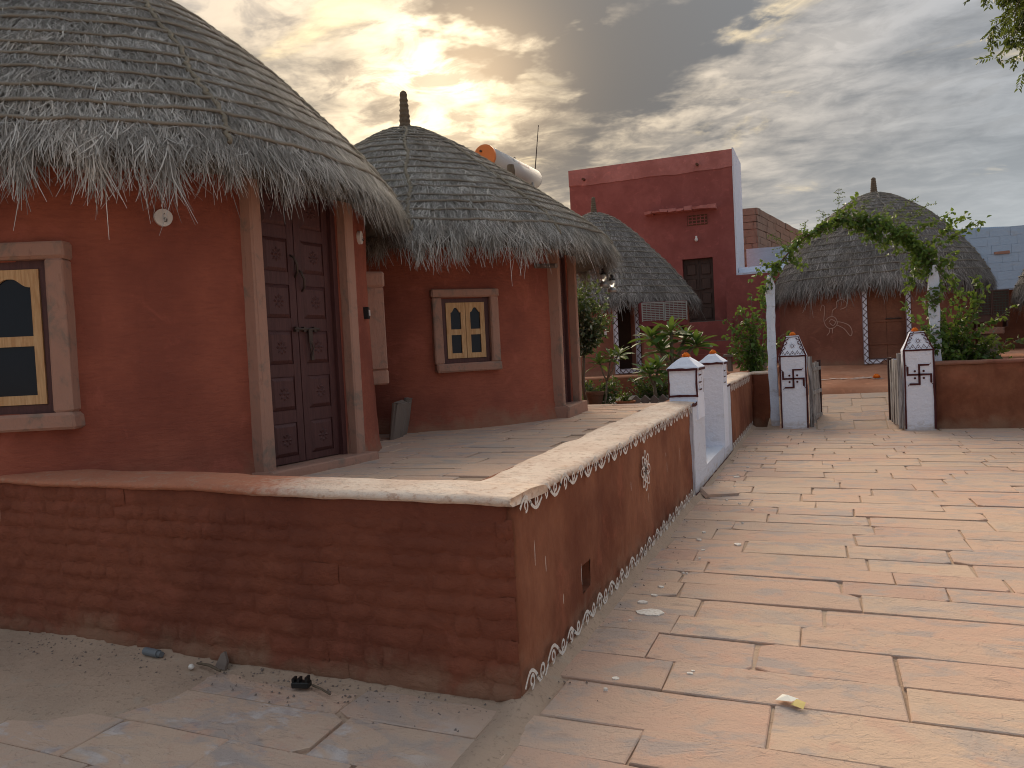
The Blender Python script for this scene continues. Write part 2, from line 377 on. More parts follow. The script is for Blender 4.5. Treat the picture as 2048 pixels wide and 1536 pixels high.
M['rope'] = principled('rope', lambda N, p: (N.set(p, 'Base Color', N.mix(N.noise(geo_pos(N), 3, 4), (0.18, 0.163, 0.138), (0.31, 0.285, 0.24))), bump(N, p, N.noise(geo_pos(N), 120, 3), 0.006, 1.0)), 0.95, 0.1)
M['rope_pale'] = principled('rope_pale', lambda N, p: (N.set(p, 'Base Color', N.mix(N.noise(geo_pos(N), 14, 4), (0.14, 0.12, 0.092), (0.32, 0.275, 0.205))), bump(N, p, N.noise(geo_pos(N), 90, 3), 0.008, 1.0)), 0.95, 0.1)

def stone(name, c, stain=(0.17, 0.155, 0.13), amt=0.65, sc=6):
    def b(N, p):
        P = geo_pos(N); n = N.noise(P, sc, 6, 0.65, 0.4); f = N.noise(N.mapping(P, scale=(1, 1, 0.25)), 30, 4, 0.6); big = N.noise(P, 2.5, 4)
        a = N.mix(N.math('MULTIPLY', big, 0.6), c, lerp3(c, 0.72)); a = N.mix(N.math('MULTIPLY', N.smooth(n, 0.5, 0.68), amt), a, stain)
        a = N.mix(N.math('MULTIPLY', N.smooth(f, 0.6, 0.72), 0.4), a, lerp3(c, 0.5))
        N.set(p, 'Base Color', a); bump(N, p, N.math('ADD', n, f), 0.012, 0.6)
    return principled(name, b, 0.9, 0.2)
M['pinkstone'] = stone('pink_sandstone', (0.42, 0.235, 0.175))
M['greystone'] = stone('grey_slate', (0.22, 0.175, 0.15), (0.13, 0.11, 0.10), 0.6)
M['brownstone'] = stone('brown_stone', (0.25, 0.175, 0.135), (0.12, 0.085, 0.07), 0.7, 1.5)
def wood(name, a_, b_, rough=0.6, sc=6):
    def b(N, p):
        P = N.n('ShaderNodeTexCoord').outputs['Object']; n = N.noise(N.mapping(P, scale=(9, 9, 0.8)), sc, 5, 0.6, 0.8)
        N.set(p, 'Base Color', N.mix(N.smooth(n, 0.3, 0.7), a_, b_)); bump(N, p, n, 0.004, 0.5)
    return principled(name, b, rough, 0.3)
M['door'] = wood('maroon_door', (0.072, 0.028, 0.027), (0.10, 0.041, 0.038), 0.5)
M['door_dark'] = wood('dark_wood', (0.05, 0.03, 0.024), (0.08, 0.045, 0.035), 0.6)
M['pine'] = wood('bare_pine', (0.46, 0.25, 0.11), (0.62, 0.40, 0.21), 0.7)
M['oldwood'] = wood('weathered_wood', (0.12, 0.085, 0.065), (0.30, 0.235, 0.18), 0.9)
M['gatewood'] = wood('flaking_white_wood', (0.10, 0.075, 0.065), (0.55, 0.53, 0.52), 0.9, 3)
M['darkbar'] = wood('dark_gate_bar', (0.045, 0.02, 0.018), (0.08, 0.035, 0.03), 0.7)
def plain(name, c, rough=0.6, metal=0.0, spec=0.4, var=0.15):
    return principled(name, lambda N, p: N.set(p, 'Base Color', N.mix(N.noise(geo_pos(N), 12, 4), lerp3(c, 1 - var), lerp3(c, 1 + var))), rough, spec, metal)
M['chalk'] = plain('pale_scratch', (0.50, 0.33, 0.27), 0.9, var=0.2)
M['glass'] = plain('dark_glass', (0.008, 0.010, 0.016), 0.15, 0, 0.25)
M['black'] = plain('black_plastic', (0.012, 0.012, 0.012), 0.5)
M['void'] = plain('unlit_interior', (0.05, 0.03, 0.022), 0.95, 0, 0.05)  # indoor shade put into the colour
M['iron'] = plain('iron', (0.085, 0.06, 0.05), 0.55, 0.6)
M['steel'] = plain('steel', (0.33, 0.33, 0.33), 0.45, 0.7)
M['tank'] = plain('tank_enamel', (0.52, 0.51, 0.50), 0.6, var=0.06)
M['orange'] = plain('orange_cap', (0.66, 0.19, 0.045), 0.5, var=0.08)
M['marigold'] = plain('marigold', (0.80, 0.20, 0.012), 0.8)
M['disc'] = plain('white_disc', (0.68, 0.65, 0.63), 0.6, var=0.06)
M['grey_plastic'] = plain('grey_plastic', (0.15, 0.165, 0.18), 0.55)
M['red_plastic'] = plain('red_plastic', (0.17, 0.03, 0.035), 0.6)
M['cooler_white'] = plain('cooler_white', (0.30, 0.31, 0.30), 0.5)
M['cooler_brown'] = plain('cooler_brown', (0.11, 0.062, 0.05), 0.7)
M['cooler_grille'] = plain('cooler_grille', (0.085, 0.09, 0.075), 0.7)
M['terracotta'] = mud('terracotta', (0.30, 0.115, 0.06), dirt=0.8)
M['terracotta_dark'] = mud('terracotta_dark', (0.13, 0.065, 0.045), dirt=0.8)
M['bark'] = stone('bark', (0.16, 0.12, 0.085), (0.08, 0.06, 0.045), 0.6, 20)
M['stem'] = stone('grey_stem', (0.20, 0.165, 0.12), (0.10, 0.09, 0.06), 0.5, 20)
M['paper'] = plain('paper', (0.80, 0.78, 0.70), 0.7, var=0.05)
M['paper_yellow'] = plain('paper_yellow', (0.62, 0.48, 0.16), 0.7)
M['lantern_glass'] = principled('lantern_glass', lambda N, p: (N.set(p, 'Base Color', (0.75, 0.78, 0.78)), N.set(p, 'Transmission Weight', 0.55)), 0.15)
def leaf(name, a_, b_, tips=None):
    def b(N, p):
        g = N.n('ShaderNodeNewGeometry'); r = g.outputs['Random Per Island']; n = N.noise(g.outputs['Position'], 2.5, 3)
        k = N.math('ADD', N.math('MULTIPLY', r, 0.65), N.math('MULTIPLY', N.math('SUBTRACT', n, 0.3), 0.9))
        st = [(0.0, lerp3(a_, 0.7)), (0.5, a_), (0.85, b_), (1.0, lerp3(b_, 1.2))]
        if tips: st = [(0.0, lerp3(a_, 0.7)), (0.5, a_), (0.72, b_), (0.8, tips), (1.0, tips)]
        N.set(p, 'Base Color', N.ramp(k, st))
        p.inputs['Subsurface Weight'].default_value = 0.0
        tr = N.n('ShaderNodeBsdfTranslucent', Color=N.mix(0.5, b_, (0.25, 0.32, 0.04)))
        ms = N.n('ShaderNodeMixShader', Fac=0.28); N.t.links.new(p.outputs[0], ms.inputs[1]); N.t.links.new(tr.outputs[0], ms.inputs[2])
        o = [x for x in N.t.nodes if x.type == 'OUTPUT_MATERIAL'][0]; N.t.links.new(ms.outputs[0], o.inputs[0])
    return principled(name, b, 0.45, 0.4)
M['leaf_neem'] = leaf('leaf_neem', (0.018, 0.03, 0.010), (0.04, 0.062, 0.018))
M['leaf_vine'] = leaf('leaf_vine', (0.06, 0.12, 0.022), (0.15, 0.25, 0.05))
M['leaf_dark'] = leaf('leaf_dark', (0.025, 0.055, 0.015), (0.06, 0.105, 0.03))
M['leaf_plum'] = leaf('leaf_plumeria', (0.05, 0.105, 0.024), (0.11, 0.195, 0.045))
M['leaf_sap'] = leaf('leaf_sapling', (0.09, 0.14, 0.03), (0.16, 0.24, 0.06))
M['leaf_var'] = leaf('leaf_bush', (0.035, 0.05, 0.03), (0.09, 0.13, 0.06), (0.42, 0.46, 0.36))

# ------------------------------------------------------------------ ground, lane, terrace, yards
def to_px(p):
    q = cm.inverted() @ Vector(p)
    if q.z > -0.1: return None
    return 1024 + 1600 * q.x / -q.z, 768 - 1600 * q.y / -q.z
def in_view(p, m=150):
    q = to_px(p)
    return q is not None and -m < q[0] < 2048 + m and -m < q[1] < 1536 + m

def sheet(name, x0, x1, y0, y1, step, zf, mat, kind='structure', parent=None):
    nx, ny = max(1, round((x1 - x0) / step)), max(1, round((y1 - y0) / step))
    V = [(x0 + (x1 - x0) * i / nx, y0 + (y1 - y0) * j / ny) for j in range(ny + 1) for i in range(nx + 1)]
    V = [(x, y, zf(x, y)) for x, y in V]
    F = [(j * (nx + 1) + i, j * (nx + 1) + i + 1, (j + 1) * (nx + 1) + i + 1, (j + 1) * (nx + 1) + i) for j in range(ny) for i in range(nx)]
    o = obj(name, np_mesh(name, V, F, True), mat, parent)
    if kind: o['kind'] = kind
    return o
def wallA_y(x): return 3.10 - (x + 1.25) * 0.052          # line of the front brick wall
MB().box(-400, 400, -60, 900, -1.0, -0.07).build('ground', M['sand'], kind='structure')
def lane_z(x, y):
    z = -0.0055 + 0.005 * fbm(x, y, 0.3, 1.6) + 0.004 * fbm(x, y, 5.3, 7)
    if x > -1.3: z += 0.026 * math.exp(-max(0, x + 1.25) / 0.045)
    if x < -1.22: z += 0.030 * math.exp(-max(0, wallA_y(x) - y) / 0.06)
    if y > 13.6: z += 0.02 * math.exp(-(14.6 - min(y, 14.6)) / 0.15)
    r = math.hypot((x + 3.75) / 0.62, (y - 2.85) / 0.42)      # cement patch by the wall
    if r < 1.6: z += 0.022 * max(0, min(1, (1.6 - r) / 0.5))
    return z
lane = sheet('lane', -7.0, 4.6, -0.6, 14.75, 0.055, lane_z, M['sand'])

def flagstone_mb(poly, z, th, tilt=(0, 0), ins=0.006):
    """irregular stone: polygon in x,y with a worn edge"""
    n = len(poly); c = Vector((sum(p[0] for p in poly) / n, sum(p[1] for p in poly) / n))
    V = []
    for dz_, k in ((-th, 0.0), (-0.004, 0.0), (0.0, ins)):
        for p in poly:
            q = Vector(p); dd = c - q; q = q + dd.normalized() * k
            V.append((q.x, q.y, z + dz_ + (q.x - c.x) * tilt[0] + (q.y - c.y) * tilt[1]))
    F = [(k * n + i, k * n + (i + 1) % n, (k + 1) * n + (i + 1) % n, (k + 1) * n + i) for k in range(2) for i in range(n)]
    F.append(tuple(range(2 * n, 3 * n)))
    return V, F
def pave(parent, x0, x1, y0, y1, zf, dep, lens, keep, skew=0.0, gap=0.005, name='flagstone', zj=0.005, lim=290, mat='flag', far_gap=0.009):
    rest = MB(); cand = []
    y = y0
    while y < y1:
        h = random.uniform(*dep); x = x0 - random.uniform(0, lens[1])
        while x < x1:
            L = random.uniform(*lens); cx = x + L / 2; cy = y + h / 2 + skew * (cx - x0)
            if keep(cx, cy, L, h):
                g = gap; ge = random.uniform(gap, far_gap); j = 0.009
                a, b_, e, f = x + ge, x + L - ge, y + g, y + h - g
                def sk(px, py): return (px + random.uniform(-j, j), py + skew * (px - x0) + random.uniform(-j, j) * 0.55)
                poly = []
                for (px, py, sx, sy) in ((a, e, 1, 1), (b_, e, -1, 1), (b_, f, -1, -1), (a, f, 1, -1)):
                    if random.random() < 0.22:
                        k1, k2 = random.uniform(0.02, 0.10), random.uniform(0.015, 0.06)
                        p1, p2 = sk(px + sx * k1, py), sk(px, py + sy * k2)
                        poly += [p1, p2] if (sx * sy < 0) else [p2, p1]
                    else: poly.append(sk(px, py))
                    # a wavering long edge
                    if (sx, sy) == (1, 1): poly += [sk(a + L * q, e) for q in (0.35, 0.7)]
                    if (sx, sy) == (-1, -1): poly += [sk(b_ - L * q, f) for q in (0.35, 0.7)]
                cand.append((cx, cy, poly))
            x += L
        y += h
    vis = []
    for cx, cy, poly in cand:
        z = zf(cx, cy) + random.uniform(-zj, zj)
        V, F = flagstone_mb(poly, z, 0.035, (random.uniform(-0.006, 0.006), random.uniform(-0.012, 0.012)))
        if any(in_view((p[0], p[1], z), 40) for p in poly): vis.append((cy, V, F))
        else: rest.add(V, F)
    vis.sort(key=lambda t: t[0])
    for i, (cy, V, F) in enumerate(vis):
        if i < lim: obj(name, MB().add(V, F).mesh(name=name, recalc=False), M[mat], parent)
        else: rest.add(V, F)
    if rest.v: rest.build(name + '_beyond', M[mat], parent, recalc=False, kind='stuff')
    return len(vis)
def keep_lane(cx, cy, L, h):
    if cy + h / 2 > 14.40: return False
    if cx + L / 2 < -1.10 and cy > wallA_y(min(cx, -1.25)) + 0.06: return False      # under the walls
    if cx < -2.4 and math.hypot((cx + 3.7) / 0.75, (cy - 2.9) / 0.35) < 1.0: return False
    return True
n = pave(lane, -6.2, 4.3, 1.1, 14.95, lambda x, y: 0.007, (0.26, 0.39), (0.5, 1.15), keep_lane, skew=-0.055, zj=0.0045, gap=0.0038)
print('lane stones', n)
# paint drips on the lane below the painted wall
for k in range(34):
    y = random.uniform(3.3, 13.5); x = -1.05 + abs(random.gauss(0, 0.28)); s = random.choice((0.008, 0.012, 0.016, 0.03))
    if k == 0: x, y, s = -0.97, 4.43, 0.065
    poly = [(x + s * random.uniform(0.6, 1.2) * math.cos(q) * 1.3, y + s * random.uniform(0.6, 1.2) * math.sin(q)) for q in [i * 0.785 for i in range(8)]]
    MB().add([(px, py, 0.0150) for px, py in poly] + [(px, py, 0.004) for px, py in poly],
             [tuple(range(8))] + [(i, (i + 1) % 8, (i + 1) % 8 + 8, i + 8) for i in range(8)]).build('paint_drip', M['paint_white'], lane)

FL = 0.74
terrace = MB().box(-11, -1.62, 3.5, 10.85, -0.4, FL - 0.012).build('terrace', M['sand'], kind='structure')
pave(terrace, -9, -1.64, 3.52, 10.8, lambda x, y: FL, (0.24, 0.36), (0.4, 0.85),
     lambda cx, cy, L, h: cx + L / 2 < -1.62 and math.hypot(cx + 5.55, cy - 5.15) > 1.9 and math.hypot(cx + 4.95, cy - 9.3) > 1.85, gap=0.004, zj=0.003)
bed = sheet('garden_bed', -11, -1.62, 10.86, 15.0, 0.15, lambda x, y: 0.63 + 0.03 * fbm(x, y, 2, 1.5), M['gravel'])
MB().box(-11, -1.63, 10.87, 15.0, -0.4, 0.55).build('garden_soil', M['sand'], kind='structure')
MB().box(-60, -0.98, 15.42, 90, -0.5, 0.95).build('yard', M['mud_floor'], kind='structure')
MB().box(1.85, 60, 14.45, 90, -0.5, 0.90).build('yard', M['mud_floor'], kind='structure')
MB().box(-0.98, 1.85, 20.0, 90, -0.5, 0.885).build('yard', M['mud_floor'], kind='structure')
# path that climbs from the gate to the far hut
def ramp_z(x, y): return 0.0 + max(0, (y - 14.3) / 2.7) * 0.41 + 0.004 * fbm(x, y, 1, 2)
ramp = sheet('path', -0.97, 1.84, 14.3, 17.02, 0.12, lambda x, y: ramp_z(x, y) - 0.006, M['sand'])
pave(ramp, -0.9, 1.8, 14.32, 16.95, lambda x, y: ramp_z(x, y) + 0.002, (0.50, 0.62), (0.5, 0.75), lambda cx, cy, L, h: -0.95 < cx - L / 2 and cx + L / 2 < 1.84,
     name='paving_slab', zj=0.002)
for o in ramp.children:
    cy = sum(v.co.y for v in o.data.vertices) / len(o.data.vertices)
    for v in o.data.vertices: v.co.z += (v.co.y - cy) * 0.41 / 2.7
plat = MB()
nx, ny = 24, 26; V = []; F = []
for j in range(ny + 1):
    for i in range(nx + 1):
        x = -0.97 + 2.81 * i / nx; t = j / ny; y = 17.03 + 3.2 * t; z = 0.50 + 0.40 * min(1, t * 1.12) ** 0.85 + 0.006 * fbm(x, y, 0, 2)
        if j == 0: z -= 0.10; y += 0.0
        V.append((x, y + 0.02 * fbm(x, 3, 0, 2), z))
F = [(j * (nx + 1) + i, j * (nx + 1) + i + 1, (j + 1) * (nx + 1) + i + 1, (j + 1) * (nx + 1) + i) for j in range(ny) for i in range(nx)]
plat.add(V, F).build('platform', M['mud_floor'], smooth=True, kind='structure')
MB().box(-0.97, 1.84, 17.04, 20.2, -0.4, 0.41).build('platform_fill', M['mud_floor'], kind='structure')
rangoli = MB()
for k in range(26):
    x = random.gauss(0.75, 0.42); y = 18.05 + random.gauss(0, 0.07); s = random.uniform(0.03, 0.16)
    zz = 0.50 + 0.40 * min(1, (y - 17.03) / 3.2 * 1.12) ** 0.85 + 0.014
    rangoli.add([(x - s, y, zz), (x - s * 0.2, y - s * 0.22, zz - 0.002), (x + s, y + 0.01, zz), (x + s * 0.1, y + s * 0.25, zz + 0.003)], [(0, 1, 2, 3)])
rangoli.build('powder_mark', M['paint_white'], bpy.data.objects['platform'])

# ------------------------------------------------------------------ boundary walls
def wall_slab(Mx, L, H, Tk, mat, parent, name='masonry', holes=(), amp=0.010, H1=None, step=0.07, batter=0.0):
    H1 = H if H1 is None else H1
    xs = sorted(set([round(L * i / max(1, round(L / step)), 4) for i in range(max(1, round(L / step)) + 1)] + [h for q in holes for h in q[:2]]))
    zs = sorted(set([round(-0.08 + (1.08) * i / 15, 4) for i in range(16)] + [h for q in holes for h in q[2:4]]))
    mb = MB(); nx, nz = len(xs), len(zs); V = []; F = []
    top = lambda x: H + (H1 - H) * x / L
    for z in zs:
        for x in xs:
            zz = z * top(x) if z > 0 else z
            V.append((x, amp * 1.6 * fbm(x, zz, L, 2.3) + amp * 0.6 * fbm(x, zz, L + 9, 9) - batter * (1 - z) , zz))
    for j in range(nz - 1):
        for i in range(nx - 1):
            xm, zm = (xs[i] + xs[i + 1]) / 2, (zs[j] + zs[j + 1]) / 2
            if any(q[0] < xm < q[1] and q[2] < zm < q[3] for q in holes): continue
            F.append((j * nx + i, j * nx + i + 1, (j + 1) * nx + i + 1, (j + 1) * nx + i))
    b = len(V)
    for x in xs: V += [(x, Tk, top(x)), (x, Tk, -0.08)]
    t0 = (nz - 1) * nx
    for i in range(nx - 1):
        F += [(t0 + i, t0 + i + 1, b + 2 * i + 2, b + 2 * i), (b + 2 * i, b + 2 * i + 2, b + 2 * i + 3, b + 2 * i + 1)]
    F += [tuple([j * nx for j in range(nz)] + [b, b + 1]), tuple([j * nx + nx - 1 for j in range(nz)] + [b + 2 * nx - 2, b + 2 * nx - 1])[::-1]]
    mb.add(V, F, Mx)
    for q in holes:
        tz = lambda z: z * top(q[0])
        c = [(q[0], tz(q[2])), (q[1], tz(q[2])), (q[1], tz(q[3])), (q[0], tz(q[3]))]
        mb.add([(x, 0, z) for x, z in c] + [(x + 0.02, 0.26, z) for x, z in c], [(0, 1, 5, 4), (1, 2, 6, 5), (2, 3, 7, 6), (3, 0, 4, 7), (4, 5, 6, 7)], Mx)
    return mb.build(name, mat, parent, smooth=True, recalc=False)
def cope(Mx, x0, x1, H, Tk, mat, parent, H1=None, over=0.012, th=0.045, L=None):
    """rounded, hand-troweled top of a wall"""
    H1 = H if H1 is None else H1; L = L or x1
    n = max(2, round((x1 - x0) / 0.07)); V = []; F = []
    prof = [(-over * 0.2 + 0.006, -0.02), (-over, -0.004), (-over * 0.5, th * 0.75), (0.04, th), (Tk / 2, th + 0.008), (Tk - 0.04, th), (Tk + over * 0.3, th * 0.6), (Tk + over, -0.02)]
    k = len(prof)
    for i in range(n + 1):
        x = x0 + (x1 - x0) * i / n; h = H + (H1 - H) * x / L
        for (y, z) in prof:
            V.append((x, y + 0.012 * fbm(x, y, 3, 3.1), h + z + 0.010 * fbm(x, y, 8, 2.4)))
    F = [(i * k + j, i * k + j + 1, (i + 1) * k + j + 1, (i + 1) * k + j) for i in range(n) for j in range(k - 1)] + [tuple(range(k)), tuple(range(n * k, n * k + k))[::-1]]
    return MB().add(V, F, Mx).build('coping', mat, parent, smooth=True, recalc=False)

bw = thing('boundary_wall', 'low red mud-plastered brick wall turning the corner, cream top, white painted scrolls along the lane', 'wall', (-1.25, 3.1, 0))
A0 = Vector((-6.2, wallA_y(-6.2), 0)); A1 = Vector((-1.25, 3.10, 0)); LA = (A1 - A0).length
FA = frame(A0, A1 - A0)
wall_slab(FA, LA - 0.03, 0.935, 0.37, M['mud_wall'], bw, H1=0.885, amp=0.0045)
cope(FA, -0.02, LA + 0.014, 0.935, 0.37, M['coping'], bw, H1=0.885, L=LA, th=0.022, over=0.030)
# brick relief of the front wall
def pillow(seed):
    r = random.Random(seed); nx, nz = 7, 4; V = []; F = []
    for j in range(nz):
        for i in range(nx):
            u, v = i / (nx - 1) - 0.5, j / (nz - 1) - 0.5
            e = (i in (0, nx - 1)) or (j in (0, nz - 1))
            V.append((u + (r.uniform(-0.03, 0.03) if e else 0), (1.0 if e else 0) + r.uniform(-0.25, 0.25), v + (r.uniform(-0.07, 0.07) if e else 0)))
    for j in range(nz - 1):
        for i in range(nx - 1): F.append((j * nx + i, j * nx + i + 1, (j + 1) * nx + i + 1, (j + 1) * nx + i))
    me = MB().add(V, F).mesh(True, 'brick', recalc=False); me.materials.append(M['mud_wall']); return me
PIL = [pillow(s) for s in range(14)]
def brick_face(Mx, x0, x1, z0, ztop, parent, depth=0.021, base=-0.0135):
    z = z0; k = 0
    while z < ztop(x0) - 0.03:
        h = random.uniform(0.075, 0.105); x = x0 - random.uniform(0, 0.2)
        while x < x1:
            w = random.choice((random.uniform(0.10, 0.14), random.uniform(0.19, 0.27), random.uniform(0.22, 0.30)))
            a, b = max(x, x0), min(x + w, x1)
            if b - a > 0.05 and z + h < ztop((a + b) / 2) - 0.012:
                d_ = depth * random.uniform(0.75, 1.2)
                Mo = Mx @ T((a + b) / 2, base + random.uniform(-0.005, 0.005), z + h / 2 + random.uniform(-0.004, 0.004)) @ Matrix.Rotation(random.uniform(-0.018, 0.018), 4, 'Y') @ Matrix.Diagonal((b - a + 0.012, d_, h + 0.012, 1))
                obj('brick', random.choice(PIL), None, parent, Mo)
            x += w
        z += h
brick_face(FA, 1.05, LA - 0.004, 0.01, lambda x: 0.935 - 0.05 * x / LA, bw)
# lane side of the wall
FB = frame((-1.25, 3.10, 0), (0, 1, 0))
wall_slab(FB @ T(0.026, 0, 0), 5.69, 0.885, 0.36, M['mud_lane'], bw, H1=0.93, holes=[(0.93, 1.10, 0.235, 0.40)], amp=0.009)
cope(FB, 0.30, 5.08, 0.868, 0.36, M['coping'], bw, H1=0.93, L=5.7, th=0.024, over=0.016)
FB2 = frame((-1.25, 10.45, 0), (0, 1, 0))
wall_slab(FB2, 4.85, 0.95, 0.36, M['mud_lane'], bw, amp=0.009)
cope(FB2, 0.75, 4.86, 0.95, 0.36, M['coping'], bw, th=0.03)
FC = frame((-1.26, 15.22, 0), (1, 0, 0))
wall_slab(FC, 0.40, 0.95, 0.2, M['mud_lane'], bw, amp=0.006)
cope(FC, 0.0, 0.41, 0.95, 0.2, M['coping'], bw, th=0.03)
# whitewashed stretch round the little entrance, its sill and the steps inside
ws = MB()
for (a, b, z0, z1) in ((7.92, 8.80, -0.05, 0.935), (10.43, 11.38, -0.05, 0.965), (8.80, 10.43, -0.05, 0.215)):
    V = []; F = []; nx, nz = 10, 8
    for j in range(nz + 1):
        for i in range(nx + 1):
            y = a + (b - a) * i / nx; z = z0 + (z1 - z0) * j / nz
            V.append((-1.228 + 0.005 * fbm(y, z, 1, 3), y + (0.02 * fbm(z, 1, 4, 4) if i in (0, nx) and z1 > 0.5 else 0), z))
    F = [(j * (nx + 1) + i, j * (nx + 1) + i + 1, (j + 1) * (nx + 1) + i + 1, (j + 1) * (nx + 1) + i) for j in range(nz) for i in range(nx)]
    n0 = len(V); V += [(-1.5, y, z) for (_, y, z) in V[:n0]]
    rim = [j * (nx + 1) for j in range(nz + 1)], [j * (nx + 1) + nx for j in range(nz + 1)], [nz * (nx + 1) + i for i in range(nx + 1)]
    for rr in rim: F += [(rr[q], rr[q + 1], rr[q + 1] + n0, rr[q] + n0) for q in range(len(rr) - 1)]
    ws.add(V, F)
ws.build('whitewash', M['white_wall'], bw, smooth=False)
MB().box(-1.62, -1.505, 8.78, 10.46, -0.1, 0.219).box(-1.95, -1.62, 8.7, 10.5, -0.1, 0.47).build('step', M['sand'], bw)
wo_ = MB()
FW = frame((-1.25, 0, 0), (0, 1, 0))
wo_.ribbon([(7.92 + 0.012 * fbm(z, 2, 0, 4), z) for z in np.linspace(0.02, 0.93, 16)], 0.016, -0.03, FW)
wo_.ribbon([(11.38 + 0.015 * fbm(z, 2, 6, 4), z) for z in np.linspace(0.02, 0.96, 16)], 0.020, -0.03, FW)
wo_.ribbon([(y, 0.03 + 0.01 * fbm(y, 2, 0, 3)) for y in np.linspace(7.92, 11.38, 50)], 0.035, -0.031, FW)
wo_.ribbon([(y, 0.925 + 0.012 * fbm(y, 2, 0, 5)) for y in np.linspace(7.9, 8.24, 8)], 0.035, -0.031, FW)
wo_.ribbon([(y, 0.955 + 0.012 * fbm(y, 2, 0, 5)) for y in np.linspace(10.95, 11.38, 8)], 0.03, -0.031, FW)
wo_.build('painted_outline', M['paint_dark'], bw, recalc=False)
# scroll borders painted in white
def scroll(mb, y0, y1, zc, A, per, w, Mx, off, slope=0.0, seed=0):
    r = random.Random(seed); y = y0; s = 1
    while y < y1:
        p = per * r.uniform(0.85, 1.15); a = A * r.uniform(0.85, 1.15); c = zc + slope * (y - y0) + r.uniform(-0.006, 0.006)
        mb.ribbon([(y + p * t, c + s * a * math.sin(math.pi * t) * (1 - 0.1 * t)) for t in np.linspace(-0.04, 1.04, 9)], w, off, Mx)
        # curl inside the wave
        cy, cz = y + p * r.uniform(0.45, 0.55), c - s * a * 0.15; r0_ = a * 0.72
        mb.ribbon([(cy + r0_ * (1 - 0.55 * t) * math.cos(4.4 + s * 6.6 * t) * 0.95, cz + s * a * 0.1 + r0_ * (1 - 0.55 * t) * math.sin(4.4 + s * 6.6 * t)) for t in np.linspace(0, 1, 13)], w * 0.8, off - 0.0006, Mx)
        y += p; s = -s
vb = MB(); scroll(vb, 0.06, 4.80, 0.850, 0.038, 0.14, 0.0165, FB, -0.022, 0.0088, 3)
vb.build('painted_scroll_border', M['paint_white'], bw, recalc=False)
vb = MB(); scroll(vb, 0.02, 4.80, 0.085, 0.044, 0.14, 0.0165, FB, -0.022, 0.0, 5)
vb.build('painted_scroll_border', M['paint_white'], bw, recalc=False)
vb = MB(); scroll(vb, 0.98, 4.0, 0.895, 0.045, 0.15, 0.018, FB2, -0.022, 0.0, 8); scroll(vb, 0.98, 4.3, 0.085, 0.045, 0.15, 0.018, FB2, -0.022, 0.0, 9)
vb.build('painted_scroll_border', M['paint_white'], bw, recalc=False)
fm = MB(); cy, cz = 2.59, 0.625
for k in range(8):
    q = k * math.pi / 4
    for (R1, wd, st) in ((0.145, 0.034, 0.02), (0.085, 0.02, 0.02)):
        pts = []
        for t in np.linspace(0, 2 * math.pi, 15):
            l = st + (R1 - st) * (0.5 - 0.5 * math.cos(t)); s_ = wd * math.sin(t)
            pts.append((cy + (l * math.sin(q) + s_ * math.cos(q)) * 1.05, cz + l * math.cos(q) - s_ * math.sin(q)))
        fm.ribbon(pts, 0.012, -0.022 - 0.0004 * k, FB)
fm.build('painted_flower', M['paint_white'], bw, recalc=False)
dr = MB()
for k in range(9):
    y = random.uniform(0.1, 4.5); z = random.uniform(0.3, 0.7); l = random.uniform(0.03, 0.12)
    dr.ribbon([(y + 0.004 * fbm(t, k, 0, 9), z - l * t) for t in np.linspace(0, 1, 5)], 0.005, -0.0185, FB, taper=True)
dr.build('paint_run', M['paint_white'], bw, recalc=False)

rw = thing('mud_garden_wall', 'brown mud-plastered low wall to the right of the swastika gate', 'wall', (1.9, 14.15, 0))
FR = frame((1.62, 14.17, 0), (1, 0, 0))
wall_slab(FR, 7.0, 1.045, 0.30, M['mud_lane'], rw, amp=0.035, step=0.1)
cope(FR, -0.01, 7.0, 1.03, 0.30, M['mud_far'], rw, th=0.035, over=0.02)

# ------------------------------------------------------------------ marigold heads
def marigold_mesh(seed):
    r = random.Random(seed); mb = MB()
    for lay, (R, zc, n) in enumerate(((0.026, 0.012, 12), (0.022, 0.022, 10), (0.015, 0.032, 8), (0.007, 0.038, 5))):
        for k in range(n):
            q = 2 * math.pi * (k + 0.5 * lay) / n + r.uniform(-0.1, 0.1); c, s = math.cos(q), math.sin(q); w = 0.011
            p = lambda rr, ww, z: (c * rr - s * ww, s * rr + c * ww, z)
            mb.add([p(R * 0.3, 0, zc - 0.006), p(R, -w, zc + r.uniform(-0.002, 0.003)), p(R * 1.25, 0, zc - 0.004 + r.uniform(-0.003, 0.003)), p(R, w, zc + r.uniform(-0.002, 0.003))], [(0, 1, 2, 3)])
    mb.lathe([(0.004, 0.0), (0.02, 0.003), (0.026, 0.012), (0.021, 0.026), (0.008, 0.036)], 10)
    me = mb.mesh(True, 'marigold', recalc=False); me.materials.append(M['marigold']); return me
def marigold(loc, sc, label):
    return tag(obj('marigold', marigold_mesh(hash(label) % 999), None, None, T(*loc) @ Matrix.Diagonal((sc, sc, sc * 0.95, 1))), label, 'flower', 'marigold heads on the pillars')

